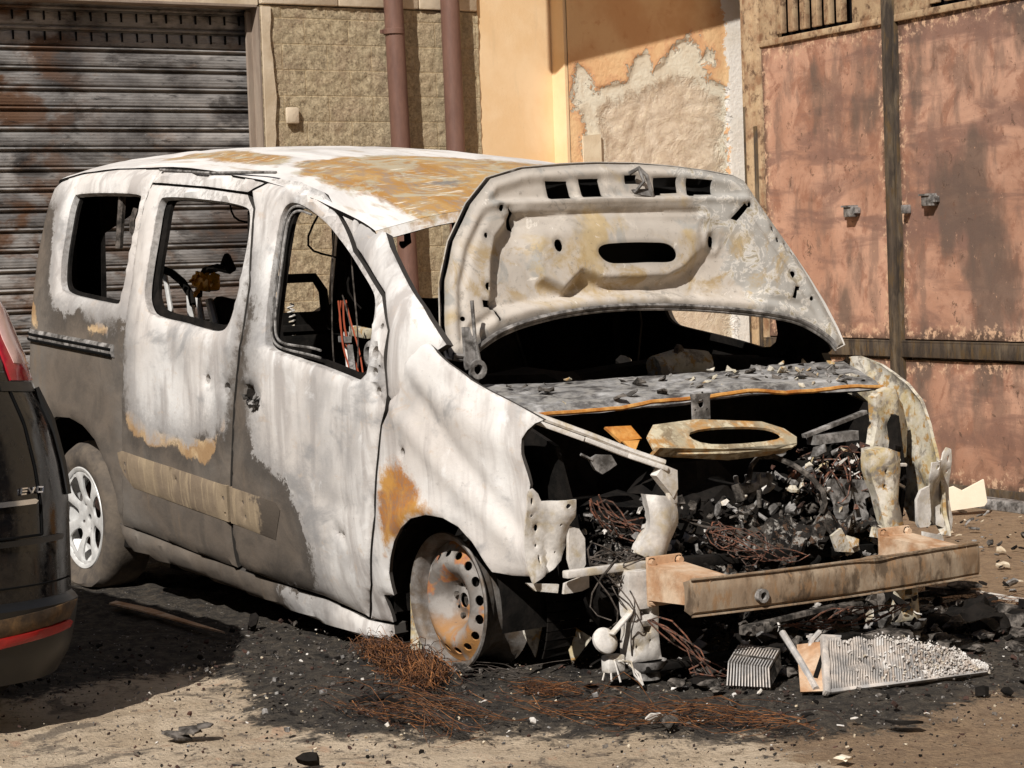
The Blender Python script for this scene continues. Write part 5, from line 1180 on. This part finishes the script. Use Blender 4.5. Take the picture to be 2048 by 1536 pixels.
    b = MB(); b.plate([(-2.86, -.62, .9), (-3.1, -.62, .9), (-3.1, -.60, 1.6), (-2.86, -.60, 1.6), (-2.83, -.62, 1.2)], (0, .02, 0)); b.build('rear_trim_panel', 'char', v)
    b = MB(); b.plate([(-3.17, .655, .6), (-3.17, .655, 1.62), (-3.06, .86, 1.5), (-3.06, .90, .6)], (.02, .01, 0)); b.build('rear_trim_panel', 'char', v)
MAT['residue'] = blotch('ashy_melted_residue', [S(40, 37, 34), S(78, 72, 66), S(24, 22, 20), S(146, 140, 132), S(84, 64, 50)], 11, .95, bs=.9, bd=.012, sh=(.46, .60), spec=.1)
MAT['rustyplate'] = blotch('rust_streaked_plate', [S(172, 160, 134), S(178, 132, 76), S(136, 120, 96), S(200, 188, 160)], 7, .8, sh=(.42, .6))
MAT['rustwire2'] = blotch('dark_rusty_cord', [S(104, 68, 44), S(72, 50, 36), S(128, 88, 58)], 14, .9)
MAT['sandgrit'] = blotch('sandy_grit', [S(196, 178, 150), S(160, 140, 116), S(214, 200, 176)], 20, .9)
MAT['orangewire'] = m_simple('orange_wire', S(156, 72, 44), .8)
bay()

def cargo():
    Y = -.40; K = lambda *L: [(x, Y, z) for x, z in L]
    t = empty('tube_frame', (-2.6, Y, .8), 'bare metal tube frame with black handle loop seen through the sliding door window', 'frame')
    b = MB(); b.tube(K((-2.705, 1.265), (-2.60, .90)), .011, 8); b.build('tube', 'alloy', t)
    b = MB(); b.tube(K((-2.82, 1.14), (-2.80, .90)), .011, 8); b.build('tube', 'alloy', t)
    b = MB(); b.tube(K((-2.475, 1.155), (-2.46, .95)), .017, 8); b.build('tube', 'alloy', t)
    b = MB(); b.tube(K((-2.404, 1.152), (-2.35, .95)), .013, 8); b.build('tube', 'alloy', t)
    b = MB(); b.tube(K((-2.308, 1.136), (-2.22, .95)), .017, 8); b.build('tube', 'alloy', t)
    b = MB(); b.tube(K((-2.79, 1.30), (-2.74, 1.27), (-2.63, 1.246), (-2.54, 1.21), (-2.466, 1.155), (-2.45, 1.12)), .016, 8); b.build('handle_loop', 'char', t)
    t = empty('power_tool', (-2.25, Y, .9), 'yellow and black power tool seen through the sliding door window', 'tool')
    q = random.Random(4); b = MB()
    b.box((-2.27, Y - .03, 1.205), (.15, .06, .05), Matrix.Rotation(.15, 3, 'Y'), 0, .012)
    for _ in range(14): b.shard((-2.27 + q.uniform(-.10, .12), Y - .05, 1.195 + q.uniform(-.04, .04)), q.uniform(.02, .04), 0, .2, q)
    b.build('tool_body', 'yellowplastic', t)
    b = MB(); b.tube(K((-2.40, 1.15), (-2.385, 1.21), (-2.33, 1.25), (-2.22, 1.262), (-2.12, 1.25)), .016, 8); b.tube(K((-2.17, 1.26), (-2.14, 1.30), (-2.10, 1.25)), .018, 7); b.build('tool_handle', 'char', t)
    b = MB(); b.lump((-2.25, Y + .05, 1.09), .07, 0, q, (1.9, .5, .8)); b.build('tool_base', 'char', t)
cargo()

# ------------------------------------------------------------------ the black car at the left edge
def black_car():
    c = empty('parked_car', (-1.6, -2.73, 0), 'black parked hatchback of which only the rear corner shows', 'car')
    Y0 = -2.765
    ZB = [.13, .20, .30, .345, .36, .50, .62, .72, .84, .94, 1.0]
    HW = [.775, .805, .82, .825, .815, .82, .825, .82, .80, .765, .745]
    XT = [.0, .035, .055, .06, .035, .03, .02, .0, -.02, -.05, -.06]
    def ring(z):
        hw = np.interp(z, ZB, HW); xt = np.interp(z, ZB, XT)
        if z > 1.0: hw = np.interp(z, [1.0, 1.15, 1.3, 1.42, 1.47], [.745, .715, .68, .60, .42]); xt = np.interp(z, [1.0, 1.15, 1.3, 1.42, 1.47], [-.06, -.13, -.23, -.40, -.62])
        return hw, xt
    def tail(s, z, d=0.0):
        hw, xt = ring(z); a = abs(s)
        x = xt - .05 * a ** 2 - .13 * a ** 9
        return (x + d, Y0 + s * (hw + d * .6 * a), z)
    zz = np.array(list(np.linspace(.13, .34, 8)) + [.352, .36] + list(np.linspace(.38, 1.47, 42)))
    ss = np.linspace(-1, 1, 41); V = []; F = []
    for z in zz:
        hw, xt = ring(z); e = xt - .18
        xf = -3.75 if z < .8 else np.interp(z, [.8, 1.0, 1.47], [-3.6, -2.9, -2.2])
        row = [(xf, Y0 - hw * .9, z), (xf + .5, Y0 - hw, z), (e - .9, Y0 - hw, z), (e - .4, Y0 - hw, z)] + [tail(s, z) for s in ss] + [(e - .4, Y0 + hw, z), (e - .9, Y0 + hw, z), (xf + .5, Y0 + hw, z), (xf, Y0 + hw * .9, z)]
        V += row
    n = len(row)
    for i in range(len(zz) - 1):
        for j in range(n):
            F.append((i * n + j, i * n + (j + 1) % n, (i + 1) * n + (j + 1) % n, (i + 1) * n + j))
    F.append(tuple((len(zz) - 1) * n + j for j in range(n))); F.append(tuple(j for j in range(n))[::-1])
    mi = []
    for f in F:
        z = np.mean([V[k][2] for k in f]); mi.append(1 if z < .36 else 0)
    mesh_obj('body', V, F, ['carpaint', 'cartrim'], c, mi)
    def patch(name, poly, m, d=.006, th=.008, res=.02, lip=(.012, .004), holes=()):
        return sheet(name, poly, list(holes), lambda U: np.array([tail(u[0], u[1], d) for u in U]), res, th, m, c, (1, 0.3, 0), None, lip, res)
    patch('rear_window', [(-.72, .985), (.85, .985), (.865, 1.0), (.80, 1.32), (-.8, 1.32)], 'glass', .004)
    patch('tail_lamp', [(.86, .962), (.99, .955), (1.0, 1.0), (.985, 1.10), (.93, 1.22), (.88, 1.22), (.865, 1.08)], 'lampred', .010, .012)
    patch('tail_lamp', [(.90, 1.01), (1.0, 1.0), (1.0, 1.16), (.955, 1.26), (.90, 1.22), (.89, 1.08)], 'lampclear', .016, .008)
    patch('lamp_trim', [(.80, .935), (.975, .925), (.975, .952), (.80, .962)], 'cartrim', .008)
    patch('chrome_strip', [(-.6, .618), (.81, .622), (.822, .630), (.81, .636), (-.6, .632)], 'chrome', .010, .01, .03, None)
    patch('bumper_strip', [(-.8, .512), (.93, .512), (.94, .522), (.93, .528), (-.8, .528)], 'cartrim', .008, .01, .03, None)
    patch('rear_reflector', [(.55, .232), (.955, .262), (.965, .276), (.94, .286), (.55, .262)], 'refl', .010, .012, .02)
    patch('reflector_surround', [(.50, .258), (.945, .290), (.99, .335), (.93, .338), (.5, .312)], 'tanplastic', .006, .01, .02)
    b = MB(); b.tube([tail(.84, z, .001) for z in np.linspace(.535, .93, 16)], .004, 5); b.tube([tail(s, .535, .001) for s in np.linspace(-.8, .84, 24)], .004, 5); b.tube([tail(s, .40, .001) for s in np.linspace(-.9, .98, 30)], .003, 5); b.build('hatch_gap', 'black', c)
    # badge
    b = MB(); z0, h = .648, .017
    def L(pts, cl=False):
        P = [tail(.76 + (s - .845) * 1.15, .648 + (z - .648) * 1.15, .006) for s, z in pts]
        for a, q in zip(P, P[1:] + (P[:1] if cl else [])):
            if a != q and (cl or q is not P[0]): b.bar(a, q, .004, .005, up=(1, 0, 0))
    k = 1 / .8
    L([(.862, z0 + .003), (.845, z0 + .003)]); L([(.866, z0 + .0095), (.848, z0 + .0095)]); L([(.869, z0 + .016), (.850, z0 + .016)]); L([(.845, z0 + .003), (.850, z0 + .016)])
    L([(.873, z0 + .016), (.882, z0 + .003), (.896, z0 + .016)])
    L([(.902, z0 + .004), (.921, z0 + .003), (.926, z0 + .014), (.907, z0 + .016)], True)
    b.build('badge_letters', 'chrome', c)
    # light catching side trim of the corner
    b = MB(); b.tube([tail(.985, z, .004) for z in np.linspace(.63, .93, 14)], .012, 6); b.build('corner_trim', 'cartrim', c)
    for x in (-.62, -3.0):
        for sg in (-1, 1):
            w = MB(); w.lathe([(.18, -.09), (.29, -.09), (.305, -.06), (.305, .06), (.29, .09), (.18, .09)], (x, Y0 + sg * .66, .30), 'y', 40); w.lathe([(0, sg * .07), (.19, sg * .07), (.19, sg * .085)], (x, Y0 + sg * .66, .30), 'y', 30); w.build('wheel', 'cartrim', c)
MAT['unused'] = None
MAT['tanplastic'] = blotch('scorched_brown_plastic', [S(72, 57, 43), S(52, 43, 35), S(112, 86, 56)], 8, .6)
black_car()

# ------------------------------------------------------------------ debris on the ground
def rustwires(name, label, strands, seed, mat='rustwire', r=.0022):
    q = random.Random(seed); b = MB()
    for (c, L, ang, spread, n, hgt) in strands:
        for _ in range(n):
            a = ang + q.gauss(0, spread); l = L * q.uniform(.4, 1.1)
            p = Vector((c[0] + q.gauss(0, c[2]), c[1] + q.gauss(0, c[3]), .025 + abs(q.gauss(0, hgt))))
            d = Vector((math.cos(a), math.sin(a), q.gauss(0, .12))) * l * .5
            p0, p1 = p - d, p + d; p0.z = max(p0.z, .02); p1.z = max(p1.z, .02)
            b.tube(wig(p0, p1, 7, l * .06, -hgt * .4, q), r * q.uniform(.6, 1.4), 3, q.choice((0, 0, 1, 2)) if mat == 'rustwire' else 0, False)
    tag(b.build(name, [mat, 'rustwire2', 'bracketdark'] if mat == 'rustwire' else mat), label, 'wire tangle', 'rusty tyre cord tangles on the ground')
rustwires('wire_tangle', 'thick mound of rusty tyre cord heaped against the burnt front wheel', [((-.25, -.87, .07, .02), .26, -.35, .16, 260, .016), ((-.02, -.92, .08, .025), .30, -.45, .16, 330, .014), ((.16, -1.00, .07, .025), .26, -.6, .2, 200, .008), ((-.1, -.90, .10, .03), .2, -.2, .6, 90, .014)], 1, r=.0010)
rustwires('wire_tangle', 'long low streak of rusty cord on the pale ground at the soot edge', [((.66, -1.36, .16, .008), .45, .16, .07, 46, .002), ((.56, -1.18, .14, .008), .4, .22, .08, 40, .002)], 2, r=.0009)
rustwires('wire_tangle', 'small tuft of rusty cord below the hanging horn', [((.60, -.84, .04, .012), .2, .5, .2, 40, .005)], 3, r=.0009)
rustwires('wire_tangle', 'long thin wisp of rusty cord trailing toward the radiator', [((1.02, -.92, .12, .008), .42, .60, .07, 46, .002), ((1.28, -.74, .08, .008), .40, .62, .07, 46, .002)], 4, r=.0009)
rustwires('wire_tangle', 'short copper coloured cord strands lying beyond the far end of the beam', [((.35, 1.12, .12, .06), .3, .4, .3, 40, .005)], 6, r=.0010)
rustwires('wire_tangle', 'thin pale strands lying beside the torn splash plate', [((.33, -.80, .05, .04), .30, .5, .3, 12, .010)], 8, 'darkwire', .0010)

def radiator():
    t = empty('radiator', (1.1, 0, 0), 'melted aluminium radiator panel lying under the bumper beam, ash on its fins', 'radiator')
    A, B_, C_ = Vector((1.175, -.287, .022)), Vector((1.225, .265, .015)), Vector((1.045, -.178, .140))
    u = (B_ - A); w = (C_ - A); nrm = u.cross(w).normalized(); nrm = nrm if nrm.z > 0 else -nrm
    top = lambda q: np.interp(q, [0, .12, .3, .5, .65, .8, .92, 1], [.97, .95, .90, .80, .62, .45, .22, .05]) + .03 * math.sin(q * 40)
    b = MB(); N = 62; r = random.Random(2)
    for i in range(N):
        q = i / (N - 1); tp = float(top(q)); K = 6
        for k in range(K):
            a0, a1 = tp * k / K, tp * (k + 1.02) / K
            if q > .35 and r.random() < .25 * q: continue
            h0 = .008 * fbm(q * 9, a0 * 5, 1); h1 = .008 * fbm(q * 9, a1 * 5, 1)
            b.bar(A + u * q + w * a0 + nrm * h0, A + u * q + w * a1 + nrm * h1, .0034, .012, 0 if q < .3 else r.choice((0, 0, 1)), nrm)
    b.build('fin_core', ['core', 'core2'], t, False)
    b = MB(); b.bar(A - u * .02 - w * .03, A - u * .02 + w * 1.04, .018, .022, up=nrm, bev=.003); b.build('side_tank', 'core', t, True)
    b = MB(); b.bar(A - u * .03, A + u * 1.02, .012, .012, up=nrm, bev=.002); b.build('lower_edge', 'core', t, True)
    qs = np.linspace(0, 1, 24)
    b = MB(); b.plate([A + u * q - nrm * .006 for q in qs[::-1]] + [A + u * q + w * float(top(q)) - nrm * .006 for q in qs], -nrm * .006); b.build('core_backing', 'core2', t, False)
    b = MB(); q_ = random.Random(12)
    for _ in range(1500):
        q = q_.random() ** .6; a = q_.random() * float(top(q)) * 1.08
        if q_.random() > .06 + .9 * q * q + .3 * (a > .8 * top(q)): continue
        b.shard(A + u * q + w * a + nrm * q_.uniform(.006, .014), q_.uniform(.002, .007), q_.choice((0, 0, 1)), .35, q_)
    tag(b.build('ash_flakes', ['core2', 'ashmetal'], t, False), kind='stuff')
    t = empty('radiator_block', (.9, -.36, 0), 'small square finned cooler block standing in the ash between horn and radiator', 'cooler')
    F0, F1, T0, T1 = Vector((.915, -.44, .025)), Vector((1.02, -.372, .022)), Vector((.90, -.42, .085)), Vector((.985, -.345, .070)); bk = Vector((-.10, .13, .032))
    b = MB()
    for i in range(15):
        q = i / 14
        f, tt = F0.lerp(F1, q), T0.lerp(T1, q)
        b.bar(f, tt, .0036, .012, up=(1, -1, 0)); b.bar(tt, tt + bk * .8, .0036, .010)
    b.build('fins', 'core', t, False)
    b = MB(); b.plate([F0 + bk * .06, F1 + bk * .06, T1 + bk * .06, T0 + bk * .06], bk * .9); b.bar(T0 + bk * .4, T1 + bk * .4, .03, .010); b.build('block_body', 'char2', t, False)
    t = empty('copper_panel', (1.05, -.24, 0), 'copper brown panel with two pale tubes crossed over it beside the radiator', 'panel')
    b = MB(); b.plate([(.98, -.235, .125), (1.035, -.19, .135), (1.165, -.30, .025), (1.13, -.355, .025)], (-.01, .008, -.006)); b.build('sheet', 'bracket', t, False)
    b = MB()
    for i in range(5): b.bar((.86 + .03 * i, -.10 - .02 * i, .125), (.94 + .03 * i, -.03 - .03 * i, .120), .006, .006)
    b.build('fin_edge', 'core', t, False)
    b = MB(); b.tube([(.93, -.245, .155), (1.04, -.275, .09), (1.15, -.315, .03)], .010, 8); b.build('pipe', 'core', t)
    b = MB(); b.tube([(1.0, -.165, .155), (1.005, -.20, .135), (1.03, -.245, .085), (1.06, -.275, .06)], .0085, 8); b.build('pipe', 'core', t)
    b = MB(); b.bar((1.06, -.20, .115), (1.12, -.29, .055), .012, .010); b.build('clamp', 'char', t, False)
    b = MB(); b.bar((.66, -.16, .12), (.50, .52, .12), .05, .03, bev=.005); b.tube([(.69, -.08, .14), (.60, .25, .14)], .012, 6)
    tag(b.build('charred_bar', 'char2'), 'long charred cross bar lying behind the radiator in the ash', 'bar')
radiator()

def flakes():
    q = random.Random(31); m = MB()
    S_ = np.array(SOOT_SHADE)
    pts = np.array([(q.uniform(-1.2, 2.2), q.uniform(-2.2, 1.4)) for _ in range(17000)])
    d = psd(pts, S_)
    clump = np.array([fbm(a * 5, b_ * 5, 3, 3) for a, b_ in pts])
    for p, k, cl in zip(pts, d, clump):
        pr = (.5 if k > .0 else .45 * math.exp(k / .25)) * (1 if cl > .05 else .35)
        if q.random() > pr: continue
        sz = q.choice((.003, .003, .004, .005, .006, .008, .011 if k > -.1 else .006)) * q.uniform(.7, 1.3)
        if q.random() < .012: sz = q.uniform(.02, .04)
        m.shard((p[0], p[1], .010 + (.012 if k > 0 else 0) + sz * .2), sz, q.choice((0, 0, 1, 1, 1, 3, 4, 4, 2)) if q.random() < .6 else q.choice((0, 1, 4)), q.choice((.08, .15, .4)), q, .5, .6 if sz > .015 else .0)
    tag(m.build('charred_debris', ['char', 'char2', 'ashmetal', 'greymetal', 'bracketdark'], None, False), 'black and grey flakes of burnt debris scattered round the van', 'debris', None, 'stuff')
    m = MB()                                                                   # fine grit and glass crumbs on the yard
    for _ in range(3800):
        p = (q.uniform(-.9, 2.9), q.uniform(-2.9, .4)); m.shard((p[0], p[1], .010), q.choice((.002, .0025, .003, .004, .006)), q.choice((0, 0, 1, 2, 3, 3, 0)), .35, q, 1)
    tag(m.build('grit', ['char2', 'sandgrit', 'greymetal', 'bracketdark'], None, False), 'grit and glass crumbs scattered over the sandy yard', 'grit', None, 'stuff')
    m = MB()
    for _ in range(70): 
        x, y = q.uniform(.55, 1.02), q.uniform(-.5, .9)
        m.lump((x, y, .02), q.uniform(.008, .03), q.choice((0, 1)), q, (1.4, 1.3, .6))
    for _ in range(50):
        x, y = q.uniform(.15, .8), q.uniform(.7, 1.15); m.lump((x, y, .03), q.uniform(.015, .05), q.choice((0, 0, 1)), q, (1.3, 1.2, .8))
    tag(m.build('ash_clods', ['char', 'char2'], None), 'dark clods of ash and melted plastic under the van front', 'ash', None, 'stuff')
    m = MB()
    for _ in range(420):                                                       # litter by the gate
        p = (q.uniform(-2.2, .6), q.uniform(1.3, 3.3)); m.shard((p[0], p[1], .008), q.choice((.006, .01, .014, .02, .03)) * q.uniform(.6, 1.3), q.choice((0, 0, 1, 2, 3)), .15, q, .4, .5)
    tag(m.build('ashy_litter', ['char', 'char2', 'sandgrit', 'greymetal'], None, False), 'ashy litter scattered over the brown ground before the gate', 'litter', None, 'stuff')
    def one(name, label, cat, c, sz, mat, sq, seed, n=1):
        r = random.Random(seed); b = MB()
        for i in range(n): b.shard((c[0] + .02 * i, c[1] + .03 * i, c[2] + .012 * i), sz * (1 - .2 * i), 0, .05, r, .10, .7)
        tag(b.build(name, mat, None, False), label, cat)
    one('charred_shard', 'layered dark charred shard on sandy ground by the edge of the car shadow', 'shard', (.40, -1.90, .015), .06, 'char2', 1, 3, 3)
    one('charred_shard', 'flat black shard on bare ground below the heap of rusty cord', 'shard', (.36, -1.30, .02), .075, 'char', 1, 4, 2)
    one('charred_shard', 'dark round flake on pale ground at the bottom edge of the picture', 'shard', (.84, -1.95, .012), .022, 'char2', 1, 5)
    one('charred_shard', 'upright dark crust standing beyond the far end of the bumper beam', 'shard', (.22, 1.08, .06), .13, 'char2', 1, 6, 3)
    one('charred_shard', 'grey crust lying on the ash on top of the radiator', 'shard', (.93, .14, .10), .10, 'char2', 1, 9, 2)
    one('charred_shard', 'black flake lying on the brown ground in front of the radiator', 'shard', (1.62, -.42, .02), .06, 'char', 1, 10)
    b = MB(); b.lump((1.80, -.80, .010), .017, 0, q, (1.4, 1, .5)); tag(b.build('pale_stone', 'paper'), 'pale stone on brown ground in front of the radiator', 'stone')
    b = MB(); b.bar((.16, 1.30, .03), (.42, 1.27, .03), .02, .012); tag(b.build('metal_strip', 'ashmetal', None, False), 'thin pale metal strip on the ground beyond the beam', 'strip')
    b = MB(); b.plate([(-2.0, -.99, .03), (-1.7, -.985, .032), (-1.4, -1.01, .03), (-1.15, -1.03, .03), (-1.0, -1.045, .03), (-1.2, -1.05, .03), (-1.45, -1.04, .03), (-1.75, -1.03, .03), (-1.96, -1.035, .03)], (0, 0, .006)); tag(b.build('trim_strip', 'bracket', None, False), 'scorched trim strip lying along the sill on the dark ground', 'strip')
    b = MB(); 
    for k in range(3): b.tube([(.62 + .03 * k, -.66 + .01 * k, .03), (.60 + .02 * k, -.63, .07 + .01 * k), (.64 + .02 * k, -.60, .085), (.70, -.585 - .01 * k, .05), (.72, -.59, .02)], .0028, 5)
    tag(b.build('cable_loop', 'ashmetal'), 'pale cable loops on the ash below the horn', 'cable')
flakes()
